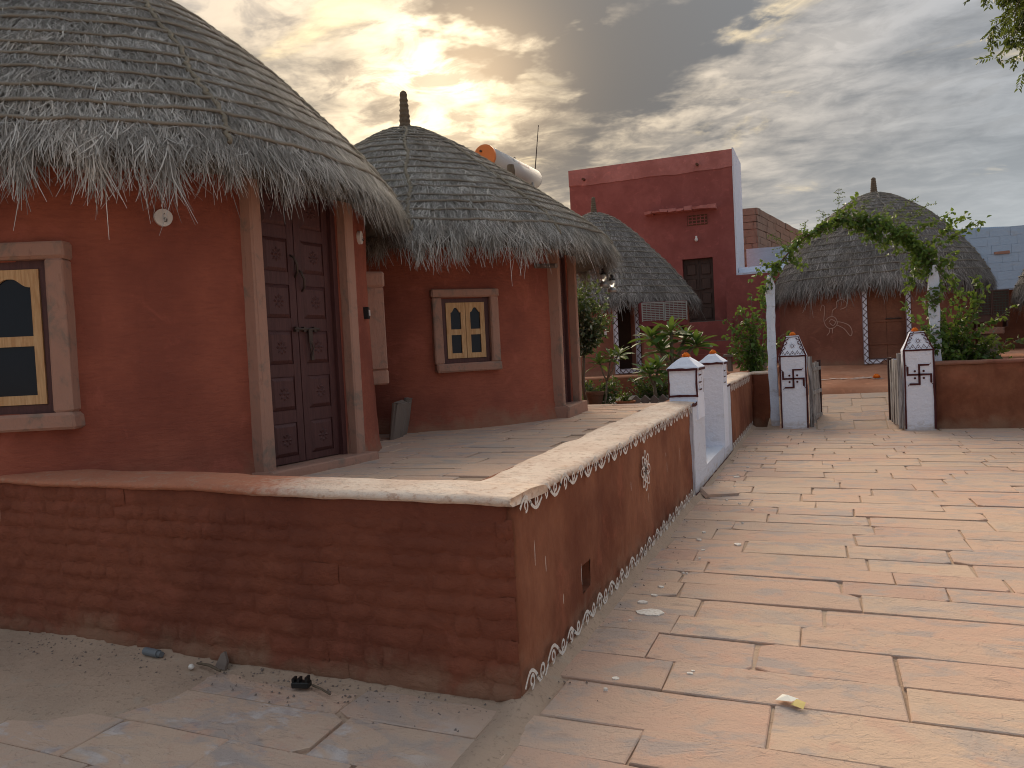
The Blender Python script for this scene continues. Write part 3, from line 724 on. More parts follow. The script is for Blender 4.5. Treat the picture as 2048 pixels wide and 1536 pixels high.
# ------------------------------------------------------------------ small white entrance pillars
def entry_pillar(loc, z0, z1, label, fz, wy=0.46):
    t = thing('entrance_pillar', label, 'pillar', loc, 'white entrance pillars')
    O = T(*loc)
    V = []; F = []; n = 0; w = 0.285
    levels = [(-0.2 if z0 > 0.5 else -0.02, 0.0)] + [((z1 - z0) * t_, 0.0) for t_ in (0.2, 0.4, 0.6, 0.8, 1.0)]
    cs = lambda g: [(-w + g, g), (-w / 2, 0 + g), (0 - g, g), (0 - g, wy / 2), (0 - g, wy - g), (-w / 2, wy - g), (-w + g, wy - g), (-w + g, wy / 2)]
    prof = [(z, 0.0) for z, _ in levels] + [(z1 - z0 + 0.012, -0.018), (z1 - z0 + 0.03, -0.012), (z1 - z0 + 0.07, 0.035), (z1 - z0 + 0.105, 0.075), (z1 - z0 + 0.13, 0.11)]
    for (z, g) in prof:
        for (x, y) in cs(g): V.append((x + 0.006 * fbm(x, y, z + z0, 5), y + 0.006 * fbm(y, x, z + z0, 5), z + 0.003 * random.uniform(-1, 1)))
    for i in range(len(prof) - 1):
        for k in range(8): F.append((i * 8 + k, i * 8 + (k + 1) % 8, (i + 1) * 8 + (k + 1) % 8, (i + 1) * 8 + k))
    F.append(tuple(range((len(prof) - 1) * 8, len(prof) * 8)))
    nb = 6
    MB().add(V, F, O).build('shaft', M['white'], t, smooth=False, recalc=True)
    ol = MB(); Ff = frame(loc, (1, 0, 0)); Fs = frame(loc, (0, 1, 0)); h = z1 - z0
    ol.ribbon([(x, h + 0.008 + 0.006 * fbm(x, 1, z0, 9)) for x in np.linspace(-w - 0.01, 0.012, 9)], 0.026, -0.022, Ff)
    ol.ribbon([(y, h + 0.008) for y in np.linspace(-0.012, wy, 7)], 0.026, -0.022, Fs)
    if z0 > 0.5:
        ol.ribbon([(x, 0.045 + 0.006 * fbm(x, 1, 1, 9)) for x in np.linspace(-w - 0.005, 0.008, 9)], 0.022, -0.012, Ff)
        ol.ribbon([(-0.004 + 0.006 * fbm(z, 1, 1, 9), z) for z in np.linspace(0.03, h, 7)], 0.02, -0.0125, Ff)
        ol.ribbon([(-w + 0.006 * fbm(z, 1, 5, 9), z) for z in np.linspace(0.03, h, 7)], 0.014, -0.0125, Ff)
    b0 = h * 0.2 if z0 > 0.5 else h - 0.28
    for k in range(3):
        zz = b0 + 0.04 + 0.075 * k
        ol.ribbon([(0.06, zz + 0.05), (0.06, zz), (wy * 0.5, zz), (wy * 0.5, zz + 0.05)], 0.016, -0.0125, Fs)
    ol.ribbon([(wy * 0.75, b0), (wy * 0.75, h - 0.03)], 0.016, -0.013, Fs)
    ol.build('painted_outline', M['paint_dark'], t, recalc=False)
    return t
entry_pillar((-1.212, 8.24, 0.955), 0.955, 1.262, 'stubby white pillar on the lane wall, nearer of the entrance pair', 0)
entry_pillar((-1.212, 10.42, 0.20), 0.20, 1.262, 'taller white pillar reaching down to the sill, farther of the entrance pair', 0)
marigold((-1.345, 8.44, 1.388), 1.55, 'orange marigold on the nearer white entrance pillar')
marigold((-1.345, 10.62, 1.390), 1.6, 'orange marigold on the farther white entrance pillar')

# ------------------------------------------------------------------ tall gate pillars with the auspicious sign
def gate_pillar(x0, x1, y0, dep, zb, zt, label):
    t = thing('gate_pillar', label, 'pillar', ((x0 + x1) / 2, y0, 0), 'white gate pillars')
    w = x1 - x0; O = T((x0 + x1) / 2, y0, 0)
    prof = [(-0.1, 0.0), (0.02, 0.0)] + [(zb * k / 6, -0.004 * k / 6) for k in range(1, 6)] + [(zb, -0.012), (zb + (zt - zb) * 0.5, w * 0.125), (zt, w * 0.255), (zt + 0.015, w * 0.27)]
    V = []; F = []
    for (z, g) in prof:
        hx, hy0, hy1 = w / 2 - g, g, dep - g
        for (x, y) in ((-hx, hy0), (0, hy0), (hx, hy0), (hx, (hy0 + hy1) / 2), (hx, hy1), (0, hy1), (-hx, hy1), (-hx, (hy0 + hy1) / 2)):
            V.append((x + 0.007 * fbm(x, z, y + x0, 2.5), y + 0.007 * fbm(y, z, x + x0, 2.5), z))
    for i in range(len(prof) - 1):
        for k in range(8): F.append((i * 8 + k, i * 8 + (k + 1) % 8, (i + 1) * 8 + (k + 1) % 8, (i + 1) * 8 + k))
    F.append(tuple(range((len(prof) - 1) * 8, len(prof) * 8)))
    MB().add(V, F, O).build('shaft', M['white'], t)
    ol = MB(); Ff = frame(((x0 + x1) / 2, y0, 0), (1, 0, 0))
    yy = -0.016
    for s in (-1, 1):
        ol.ribbon([(s * (w / 2 - 0.008) + 0.006 * fbm(z, s, x0, 3), z) for z in np.linspace(0.03, zb, 12)], 0.026, yy, Ff)
    ol.ribbon([(x, zb + 0.004 * fbm(x, 1, x0, 6)) for x in np.linspace(-w / 2 - 0.01, w / 2 + 0.01, 8)], 0.026, yy - 0.006, Ff)
    for (sx, sgn) in ((x1, 1), (x0, -1)):       # side faces
        Fs = frame((sx + sgn * 0.012, y0 if sgn > 0 else y0 + dep, 0), (0, sgn, 0))
        ol.ribbon([((0.02 if sgn > 0 else dep - 0.02), z) for z in np.linspace(0.03, zb, 8)], 0.022, 0.0, Fs)
        ol.ribbon([((dep - 0.02 if sgn > 0 else 0.02), z) for z in np.linspace(0.03, zb, 8)], 0.022, 0.0, Fs)
    ol.build('painted_outline', M['paint_dark'], t, recalc=False)
    # patterned cap, on the sloping face
    hs = zt - zb; run = w * 0.27
    Mt = Ff @ T(0, -0.020, zb) @ Matrix.Rotation(-math.atan2(run, hs), 4, 'X')
    ln = math.hypot(run, hs); hw = lambda z: (w / 2 + 0.008) - run * z / ln
    cp_ = MB()
    for s in (-1, 1): cp_.ribbon([(s * (hw(z) - 0.008), z) for z in np.linspace(0.0, ln, 6)], 0.018, 0, Mt)
    cp_.ribbon([(-hw(ln), ln - 0.006), (hw(ln), ln - 0.006)], 0.014, 0, Mt)
    nz_ = 5
    zig = []
    for k in range(nz_ * 2 + 1):
        x = -hw(0.03) + 0.012 + (2 * hw(0.03) - 0.024) * k / (nz_ * 2); zig.append((x, 0.022 if k % 2 == 0 else 0.095))
    cp_.ribbon(zig, 0.014, -0.001, Mt)
    for k in range(nz_): cp_.ribbon([(zig[2 * k + 1][0] - 0.007, 0.045), (zig[2 * k + 1][0] + 0.007, 0.045)], 0.014, -0.0015, Mt)
    for s in (-1, 1):
        zz_ = []
        for k in range(6):
            z = 0.10 + (ln - 0.13) * k / 5; zz_.append((s * (hw(z) - (0.014 if k % 2 == 0 else 0.062)), z))
        cp_.ribbon(zz_, 0.014, -0.001, Mt)
        for k in range(5): cp_.ribbon([(s * (hw(0.14 + 0.05 * k) - 0.045), 0.12 + 0.045 * k), (s * (hw(0.14 + 0.05 * k) - 0.031), 0.12 + 0.045 * k)], 0.014, -0.0012, Mt)
    cz_ = ln * 0.52
    cp_.ribbon([(0.024 * math.cos(q), cz_ + 0.024 * math.sin(q)) for q in np.linspace(0, 2 * math.pi, 13)[:-1]], 0.008, -0.001, Mt, closed=True)
    for q in np.linspace(0, 2 * math.pi, 11)[:-1]:
        cp_.ribbon([(0.03 * math.cos(q), cz_ + 0.03 * math.sin(q)), (0.052 * math.cos(q), cz_ + 0.052 * math.sin(q))], 0.008, -0.0012, Mt, taper=True)
    cp_.build('painted_cap_pattern', M['paint_dark'], t, recalc=False)
    # hindu swastika with four dots
    sw = MB(); cz_ = zb - 0.385; a, b = 0.15, 0.165; wd = 0.030
    for (px, pz, ex, ez, fx, fz) in ((0, 1, 1, 0, 0.025, 0.03), (1, 0, 0, -1, 0.025, -0.03), (0, -1, -1, 0, -0.025, -0.03), (-1, 0, 0, 1, -0.025, 0.03)):
        p1 = (px * b, cz_ + pz * a); p2 = (p1[0] + ex * b * 0.85, p1[1] + ez * a * 0.85); p3 = (p2[0] + fx, p2[1] + fz)
        sw.ribbon([(0, cz_), p1], wd, yy - 0.002, Ff); sw.ribbon([(p1[0] - px * wd / 2 * 0 - ex * wd / 2, p1[1] - ez * wd / 2), p2], wd, yy - 0.0026, Ff); sw.ribbon([p2, p3], wd * 0.75, yy - 0.0032, Ff, taper=True)
    for sx in (-1, 1):
        for sz in (-1, 1):
            c = (sx * 0.062, cz_ + sz * 0.055)
            pts = [(c[0] + 0.018 * math.cos(q), yy - 0.003, c[1] + 0.018 * math.sin(q)) for q in np.linspace(0, 2 * math.pi, 9)[:-1]]
            sw.add(pts, [tuple(range(8))], Ff)
    sw.build('painted_swastika', M['paint_dark'], t, recalc=False)
    return t
gate_pillar(-0.72, -0.29, 14.40, 0.36, 1.255, 1.585, 'white pillar with a maroon swastika, left of the gateway')
gate_pillar(1.16, 1.585, 14.00, 0.40, 1.27, 1.545, 'white pillar with a maroon swastika, right of the gateway')
marigold((-0.50, 14.57, 1.598), 1.9, 'orange marigold on the left gate pillar')
marigold((1.35, 14.20, 1.558), 1.9, 'orange marigold on the right gate pillar')
marigold((0.98, 18.0, 0.665), 2.6, 'flattened orange marigold lying on the mud platform')

# ------------------------------------------------------------------ whitewashed stone posts, arch and gate leaves
def stone_post(x0, x1, y0, dep, zt, label, seed):
    r = random.Random(seed); t = thing('stone_post', label, 'post', ((x0 + x1) / 2, y0, 0), 'whitewashed stone posts of the gateway')
    n = 16; V = []; F = []
    for i in range(n + 1):
        z = -0.15 + (zt + 0.15) * i / n; j = lambda: r.uniform(-0.014, 0.014); dx = 0.03 * math.sin(z * 1.3 + seed)
        k = 0.006 if i < n else 0.03
        for (x, y) in ((x0 + k, y0 + k), ((x0 + x1) / 2, y0), (x1 - k, y0 + k), (x1 - k, y0 + dep - k), ((x0 + x1) / 2, y0 + dep), (x0 + k, y0 + dep - k)):
            V.append((x + j() + dx * 0.4, y + j(), z + (r.uniform(-0.05, 0.05) if i == n else 0)))
    for i in range(n):
        for k in range(6): F.append((i * 6 + k, i * 6 + (k + 1) % 6, (i + 1) * 6 + (k + 1) % 6, (i + 1) * 6 + k))
    F.append(tuple(range(n * 6, n * 6 + 6)))
    MB().add(V, F).build('shaft', M['post_white'], t)
    return t
stone_post(-0.915, -0.765, 14.63, 0.13, 2.67, 'tall slim whitewashed stone post left of the gateway', 3)
pr = stone_post(1.60, 1.76, 14.46, 0.12, 2.58, 'tall slim whitewashed stone post right of the gateway, creeper round it', 8)
MB().tube([(1.59, 14.44, 2.02), (1.68, 14.43, 2.06), (1.78, 14.45, 2.10), (1.78, 14.6, 2.10)], 0.008, 6).build('wire_tie', M['iron'], pr)

arch = thing('arch_hoop', 'thin bent rod hoop arching between the two stone posts', 'arch', (0.4, 14.55, 0))
def arch_pt(t, k=0.0):
    x = -0.86 + 2.56 * t; return Vector((x, 14.68 - 0.14 * t + k, 2.35 + 1.17 * math.sin(math.pi * (0.04 + 0.92 * t)) ** 0.75 - 0.02 * t))
for k in (0.0, 0.05):
    MB().tube([arch_pt(t, k) for t in np.linspace(0, 1, 34)], 0.011, 6).build('rod', M['bark'], arch, smooth=True)

def gate_leaf(x, y0, tiltx, label, side):
    t = thing('gate_leaf', label, 'gate', (x, y0, 0), 'open wooden gate leaves')
    Fg = frame((x, y0, 0.03), (tiltx, 1, 0))
    for k in range(4): MB().box(0.06 + 0.2 * k, 0.20 + 0.2 * k, -0.012, 0.012, 0.04, 1.10 - 0.02 * (k % 2), Fg, jit=0.006).build('plank', M['gatewood'], t)
    for z in (0.12, 0.55, 0.95): MB().box(0.02, 0.86, -0.035, -0.013, z, z + 0.06, Fg).build('rail', M['gatewood'], t)
    for x_ in (0.0, 0.84): MB().box(x_ - 0.02, x_ + 0.03, -0.03, 0.03, 0.0, 1.20 if x_ == 0 else 1.12, Fg, jit=0.004).build('stile', M['gatewood'] if x_ == 0 else M['darkbar'], t)
gate_leaf(-0.235, 14.52, 0.16, 'weathered wooden gate leaf folded back beside the left gate pillar', 1)
gate_leaf(1.10, 14.10, -0.10, 'weathered wooden gate leaf folded back beside the right gate pillar', -1)
pb = thing('patterned_block', 'small white block with dark triangles at the platform step', 'block', (1.32, 16.86, 0.38))
MB().box(1.22, 1.84, 16.86, 17.02, 0.30, 0.66, bev=0.01).build('block', M['white'], pb)
z_ = MB(); Ff = frame((1.22, 16.855, 0.36), (1, 0, 0))
for (x_, s) in ((0.03, 1), (0.33, 1)):
    z_.ribbon([(x_ + (0.11 if k % 2 else 0), 0.02 + 0.045 * k) for k in range(7)], 0.014, -0.003, Ff); z_.ribbon([(x_ - 0.02, 0), (x_ - 0.02, 0.29)], 0.014, -0.003, Ff); z_.ribbon([(x_ + 0.13, 0), (x_ + 0.13, 0.29)], 0.014, -0.003, Ff)
z_.build('painted_triangles', M['paint_dark'], pb, recalc=False)

# ------------------------------------------------------------------ round thatched mud huts
def haz(C, fl, R, az):
    a = rad(az); n_ = Vector((math.sin(a), math.cos(a), 0))
    return frame(Vector((C[0], C[1], fl)) + n_ * R, (-math.cos(a), math.sin(a), 0))
def smooth_prof(prof, n=80):
    P = np.array(prof, float); d_ = np.r_[0, np.cumsum(np.hypot(*np.diff(P, axis=0).T))]
    t = np.linspace(0, d_[-1], 400); r = np.interp(t, d_, P[:, 0]); z = np.interp(t, d_, P[:, 1])
    k = np.ones(41) / 41
    rp = np.convolve(np.pad(r, 20, mode='reflect', reflect_type='odd'), k, 'valid'); zp = np.convolve(np.pad(z, 20, mode='reflect', reflect_type='odd'), k, 'valid')
    s = np.r_[0, np.cumsum(np.hypot(np.diff(rp), np.diff(zp)))]
    return s, np.maximum(rp, 0.0), zp

class Roof:
    def __init__(s, C, prof, bulge=(), seed=0, amp=0.02):
        s.C = C; s.s, s.r, s.z = smooth_prof(prof); s.S = s.s[-1]; s.bulge = bulge; s.seed = seed; s.amp = amp
    def mod(s, th, q):
        m = np.ones_like(th)
        for (az, wid, k) in s.bulge:
            d_ = (th - rad(az) + np.pi) % (2 * np.pi) - np.pi
            m = m + k * np.exp(-(d_ / rad(wid)) ** 2) * (q / s.S) ** 1.5
        m = m + s.amp * (np.sin(3 * th + s.seed) * 0.5 + np.sin(7 * th + s.seed * 2 + q * 2) * 0.35 + np.sin(13 * th + q * 5) * 0.2) * (q / s.S)
        return m
    def pt(s, th, q, off=0.0):
        th = np.asarray(th, float); q = np.asarray(q, float)
        r = np.interp(q, s.s, s.r) * s.mod(th, q); z = np.interp(q, s.s, s.z) + s.amp * 0.8 * np.sin(5 * th + q * 3 + s.seed) * 0.5
        dr = np.interp(q + 0.02, s.s, s.r) - np.interp(q - 0.02, s.s, s.r); dz_ = np.interp(q + 0.02, s.s, s.z) - np.interp(q - 0.02, s.s, s.z)
        L = np.hypot(dr, dz_) + 1e-9; nr, nz = -dz_ / L, dr / L
        r = r + nr * off; z = z + nz * off
        return np.stack([s.C[0] + r * np.sin(th), s.C[1] + r * np.cos(th), z], -1)
    def frame_(s, th, q):
        dr = np.interp(q + 0.03, s.s, s.r) - np.interp(q - 0.03, s.s, s.r); dz_ = np.interp(q + 0.03, s.s, s.z) - np.interp(q - 0.03, s.s, s.z)
        L = np.hypot(dr, dz_) + 1e-9; dr, dz_ = dr / L, dz_ / L
        t = np.stack([dr * np.sin(th), dr * np.cos(th), dz_], -1); u = np.stack([np.cos(th), -np.sin(th), 0 * th], -1)
        n_ = np.stack([-dz_ * np.sin(th), -dz_ * np.cos(th), dr], -1)
        return t, u, n_

def strands(P0, D, side, L, w, droop, curl):
    """ribbon of two quads per straw"""
    P1 = P0 + D * (L * 0.5)[:, None]; P1[:, 2] -= droop * L * 0.10
    P2 = P1 + D * (L * 0.5)[:, None] + side * (curl * L)[:, None]; P2[:, 2] -= droop * L * 0.30
    h = side * (w * 0.5)[:, None]
    V = np.stack([P0 - h, P0 + h, P1 - h * 0.9, P1 + h * 0.9, P2 - h * 0.35, P2 + h * 0.35], 1)
    b = np.arange(len(P0))[:, None] * 6
    F = np.concatenate([b + np.array([0, 1, 3, 2]), b + np.array([2, 3, 5, 4])], 0)
    return V.reshape(-1, 3), F
def thatch(roof, parent, n_s, n_f, w, lens, fringe, mat, under=0.35, fr_z=1.0):
    S = roof.S
    # underlying dome
    nt, nq = 96, 40; th = np.linspace(0, 2 * np.pi, nt, endpoint=False); V = []
    for q in np.linspace(0.0, S, nq): V.append(roof.pt(th, np.full(nt, q), -0.02))
    e = V[-1]; cxy = np.array([roof.C[0], roof.C[1], 0])
    def shrink(p, k, dz_): r = p.copy(); r[:, :2] = roof.C + (p[:, :2] - roof.C) * k; r[:, 2] += dz_; return r
    re_ = roof.r[-1]
    V.append(shrink(e, 1 - 0.06 / re_, -0.10)); V.append(shrink(e, 1 - 0.26 / re_, -0.06)); V.append(shrink(e, 1 - (under + 0.5) / re_, 0.12))
    V = np.concatenate(V); nq2 = nq + 3
    i = np.arange(nt); F = np.concatenate([np.stack([k * nt + i, k * nt + (i + 1) % nt, (k + 1) * nt + (i + 1) % nt, (k + 1) * nt + i], 1) for k in range(nq2 - 1)])
    base = obj('roof', np_mesh('roof', V, F, True), M['thatch_base'], parent)
    # straws lying down the slope
    cum = np.cumsum(np.interp(np.linspace(0, S, 200), roof.s, roof.r) + 0.06); cum /= cum[-1]
    q = np.interp(rng.random(n_s), cum, np.linspace(0, S, 200)); th = rng.random(n_s) * 2 * np.pi
    t, u, n_ = roof.frame_(th, q); ph = rng.normal(0, 0.42, n_s); lift = rng.gamma(1.2, 0.055, n_s) - 0.05
    D = t * np.cos(ph)[:, None] + u * np.sin(ph)[:, None] + n_ * lift[:, None]; D /= np.linalg.norm(D, axis=1)[:, None]
    side = np.cross(n_, D); side /= np.linalg.norm(side, axis=1)[:, None]
    P0 = roof.pt(th, q, 0.0) + n_ * (rng.random(n_s) * 0.035 - 0.012)[:, None]
    V1, F1 = strands(P0, D, side, rng.uniform(*lens, n_s), w * rng.uniform(0.6, 1.35, n_s), 0.15, rng.normal(0, 0.14, n_s))
    # ragged fringe at the eave
    q = S - rng.random(n_f) ** 1.3 * 0.42; th = rng.random(n_f) * 2 * np.pi
    th = th + 0.035 * np.sin(th * 41 + roof.seed)       # tufts
    t, u, n_ = roof.frame_(th, q); ph = rng.normal(0, 0.27, n_f)
    g = rng.uniform(0.1, 0.75, n_f)
    D = t * np.cos(ph)[:, None] + u * np.sin(ph)[:, None]; D[:, 2] -= g; D /= np.linalg.norm(D, axis=1)[:, None]
    side = np.cross(n_, D); side /= np.linalg.norm(side, axis=1)[:, None]
    inn = rng.random(n_f) ** 1.5 * 0.13
    P0 = roof.pt(th, q, 0.0) - n_ * (inn - 0.015)[:, None]
    tuft = 1 + 0.16 * np.sin(th * 17 + roof.seed) + 0.14 * np.sin(th * 43) + 0.1 * np.sin(th * 5 + 2)
    Lf = rng.uniform(*fringe, n_f) * tuft * np.where(rng.random(n_f) < 0.04, 1.5, 1.0)
    V2, F2 = strands(P0, D, side, Lf, w * rng.uniform(0.55, 1.2, n_f), 0.55, rng.normal(0, 0.16, n_f))
    V = np.concatenate([V1, V2]); F = np.concatenate([F1, F2 + len(V1)])
    obj('straw', np_mesh('straw', V, F), mat, base, kind='stuff')
    return base
def ropes(roof, base, spacing, r, merid, mat, mmat, mr=1.7, first=0.25, step=0.09):
    q = first; k = 0
    az = np.array(sorted(merid))
    while q < roof.S - 0.10:
        rr = float(np.interp(q, roof.s, roof.r)); n = max(24, int(2 * math.pi * rr / step)); th = np.linspace(0, 2 * np.pi, n, endpoint=False)
        # each stretch between two meridian ropes hangs a little on its own
        sag = np.zeros(n)
        for i in range(len(az)):
            a0, a1 = rad(az[i]), rad(az[(i + 1) % len(az)]) + (2 * np.pi if i == len(az) - 1 else 0)
            tt = ((th - a0) % (2 * np.pi)) / (a1 - a0); inside = (tt >= 0) & (tt <= 1)
            sag = np.where(inside, random.uniform(-0.022, 0.022) + (0.02 + 0.01 * random.random()) * np.sin(np.pi * np.clip(tt, 0, 1)), sag)
        sag += 0.007 * np.sin(th * 23 + q * 9) + rng.normal(0, 0.004, n)
        P = roof.pt(th, np.clip(q + sag, 0, roof.S), 0.022 + 0.0 * th) + rng.normal(0, 0.003, (n, 3))
        P = np.concatenate([P, P[:1]])
        MB().tube(P, r * random.uniform(0.85, 1.15), 5, caps=False).build('rope', mat, base, smooth=True, recalc=False)
        q += spacing * random.uniform(0.88, 1.12) * (1.0 if q > 0.8 else 0.8)
    for a in merid:
        qs = np.arange(0.12, roof.S - 0.05, 0.03); th = rad(a) + (0.012 * np.sin(qs * 7 + a) + rng.normal(0, 0.006, len(qs))) / np.maximum(0.3, np.interp(qs, roof.s, roof.r)) * 1.5
        P = roof.pt(th, qs, 0.018) ; rad_ = [r * mr * (0.5 + 0.5 * abs(math.sin(i * 1.15))) for i in range(len(qs))]
        MB().tube(P, rad_, 6).build('rope', mmat, base, smooth=True, recalc=False)
def finial(roof, base, h, r, lean=0.0, mat='straw_far'):
    top = roof.pt(np.array([0.0]), np.array([0.0]))[0][2]; prof = []
    n = 16
    for i in range(n + 1):
        t = i / n; prof.append((r * (1.35 - 0.6 * t) * (1 + (0.10 if i % 2 else -0.05)), top - 0.06 + (h + 0.06) * t))
    prof.append((r * 0.3, top + h + 0.02))
    MB().lathe(prof, 10, T(roof.C[0], roof.C[1], 0) @ Matrix.Rotation(0.0, 4, 'X'), wob=0.05).build('finial', M['thatch_base'] if mat is None else M['bark'], base, smooth=False)

def hut_wall(root, C, fl, R, zt, openings, mat, thick=0.26, amp=0.014, flare=0.03, name='wall'):
    """openings: (az, half width, z0, z1) local"""
    th = set(round(2 * math.pi * i / 120, 5) for i in range(120)); zs = set(round(-0.12 + (zt + 0.12) * i / 22, 4) for i in range(23))
    ops = []
    for (az, hw, z0, z1) in openings:
        a = rad(az) % (2 * math.pi); da = hw / R; ops.append((a - da, a + da, z0, z1)); th |= {round(a - da, 5), round(a + da, 5)}; zs |= {z0, z1}
    th = sorted(th); zs = sorted(z for z in zs if z <= zt); nt, nz = len(th), len(zs); V = []; F = []
    def P(a, z, ro):
        return (C[0] + ro * math.sin(a), C[1] + ro * math.cos(a), fl + z)
    for z in zs:
        for a in th:
            x, y = math.sin(a) * R, math.cos(a) * R
            V.append(P(a, z, R + amp * fbm(x, y, z + C[0], 1.3) + amp * 0.4 * fbm(x, y, z, 5) + flare * math.exp(-max(z, 0) / 0.13) * (1 + 0.6 * fbm(x, y, 0, 4))))
    for j in range(nz - 1):
        for i in range(nt):
            am, zm = (th[i] + (th[(i + 1) % nt] if i < nt - 1 else th[0] + 2 * math.pi)) / 2, (zs[j] + zs[j + 1]) / 2
            if any(o[0] < am < o[1] and o[2] < zm < o[3] for o in ops): continue
            F.append((j * nt + i, j * nt + (i + 1) % nt, (j + 1) * nt + (i + 1) % nt, (j + 1) * nt + i))
    mb = MB().add(V, F)
    for (a0, a1, z0, z1) in ops:
        q = [P(a0, z0, R), P(a1, z0, R), P(a1, z1, R), P(a0, z1, R), P(a0, z0, R - thick), P(a1, z0, R - thick), P(a1, z1, R - thick), P(a0, z1, R - thick)]
        mb.add(q, [(0, 1, 5, 4), (1, 2, 6, 5), (2, 3, 7, 6), (3, 0, 4, 7)])
    return mb.build(name, mat, root, smooth=True, recalc=False)

# shared door pieces
def panel_mesh(w, h):
    b = 0.03; V = [(-w / 2, 0, -h / 2), (w / 2, 0, -h / 2), (w / 2, 0, h / 2), (-w / 2, 0, h / 2)]
    V += [(-w / 2, -0.008, -h / 2), (w / 2, -0.008, -h / 2), (w / 2, -0.008, h / 2), (-w / 2, -0.008, h / 2)]
    V += [(-w / 2 + b, -0.028, -h / 2 + b), (w / 2 - b, -0.028, -h / 2 + b), (w / 2 - b, -0.028, h / 2 - b), (-w / 2 + b, -0.028, h / 2 - b)]
    F = [(i + k, (i + 1) % 4 + k, (i + 1) % 4 + k + 4, i + k + 4) for k in (0, 4) for i in range(4)] + [(8, 9, 10, 11)]
    me = MB().add(V, F).mesh(name='panel'); me.materials.append(M['door']); return me
def rosette_mesh():
    mb = MB()
    for k in range(8):
        q = k * math.pi / 4; c, s = math.cos(q), math.sin(q); p = lambda l, w, y: (c * l - s * w, y, s * l + c * w)
        mb.add([p(0.014, 0, 0), p(0.036, -0.013, 0), p(0.056, 0, 0), p(0.036, 0.013, 0), p(0.038, 0, -0.011)], [(0, 1, 4), (1, 2, 4), (2, 3, 4), (3, 0, 4)])
    pts = [(0.013 * math.cos(q), 0, 0.013 * math.sin(q)) for q in np.linspace(0, 2 * math.pi, 9)[:-1]] + [(0, -0.014, 0)]
    mb.add(pts, [(i, (i + 1) % 8, 8) for i in range(8)])
    me = mb.mesh(name='rosette'); me.materials.append(M['door']); return me
ROS = rosette_mesh()
def carved_door(root, F, hw, zt, hard=True, rows=6):
    fr = MB()
    for s in (-1, 1): fr.box(min(s * hw, s * (hw - 0.055)), max(s * hw, s * (hw - 0.055)), 0.06, 0.16, 0.06, zt, F)
    fr.box(-hw, hw, 0.06, 0.16, zt - 0.06, zt - 0.002, F).build('door_frame', M['door'], root)
    lw = hw - 0.055; pm = panel_mesh(lw - 0.13, 0.245)
    pit = (zt - 0.06 - 0.07) / rows
    for s in (-1, 1):
        lf = MB(); x0, x1 = (-lw, -0.004) if s < 0 else (0.004, lw)
        lf.box(x0 + 0.001, x1 - 0.001, 0.115, 0.14, 0.065, zt - 0.062, F)
        for xx in (x0, x1 - 0.065): lf.box(xx, xx + 0.065, 0.096, 0.1149, 0.066, zt - 0.063, F)
        for k in range(rows + 1):
            zc = 0.07 + pit * k; lf.box(x0 + 0.0655, x1 - 0.0655, 0.0975, 0.1149, max(0.067, zc - 0.045), min(zt - 0.064, zc + 0.045), F)
        leaf_ = lf.build('door_leaf', M['door'], root)
        for k in range(rows):
            Mp = F @ T((x0 + x1) / 2, 0.1148, 0.07 + pit * (k + 0.5))
            obj('panel', pm, None, leaf_, Mp); obj('rosette', ROS, None, leaf_, Mp @ T(0, -0.027, 0))
        if s > 0 and hard:
            MB().tube([(-0.06, 0.078, 1.03), (0.20, 0.078, 1.03)], 0.010, 8, F).box(-0.05, -0.02, 0.07, 0.096, 1.012, 1.048, F).box(0.03, 0.055, 0.07, 0.096, 1.012, 1.048, F).box(0.14, 0.165, 0.07, 0.096, 1.012, 1.048, F).build('bolt', M['iron'], leaf_)
            MB().box(0.075, 0.115, 0.066, 0.073, 0.93, 1.03, F).box(0.09, 0.12, 0.066, 0.073, 0.80, 0.86, F).tube([(0.092, 0.07, 0.94), (0.082, 0.066, 0.89), (0.10, 0.068, 0.84), (0.118, 0.066, 0.89), (0.102, 0.07, 0.94)], 0.007, 6, F).build('hasp', M['iron'], leaf_)
            for (xh, zh) in ((-0.035, 1.48), (0.03, 1.38)):
                MB().tube([(xh - 0.008, 0.098, zh + 0.09), (xh, 0.07, zh + 0.07), (xh + 0.02, 0.06, zh + 0.02), (xh + 0.028, 0.066, zh - 0.04), (xh + 0.03, 0.097, zh - 0.07)], [0.006, 0.009, 0.010, 0.009, 0.007], 6, F).build('handle', M['iron'], leaf_, smooth=True)
def stone_jambs(root, F, hw, zt, w=0.13, front=-0.05, step_h=0.06, right_extra=0.06):
    for s in (-1, 1):
        a, b = sorted((s * (hw + 0.002), s * (hw + w)))
        MB().box(a, b, front, 0.17, 0.0, zt, F, bev=0.012, jit=0.005).build('door_jamb', M['pinkstone'], root)
    MB().box(-hw - w - 0.03, hw + w + right_extra, -0.12, 0.22, -0.03, step_h, F, bev=0.012, jit=0.006).build('threshold', M['pinkstone'], root)
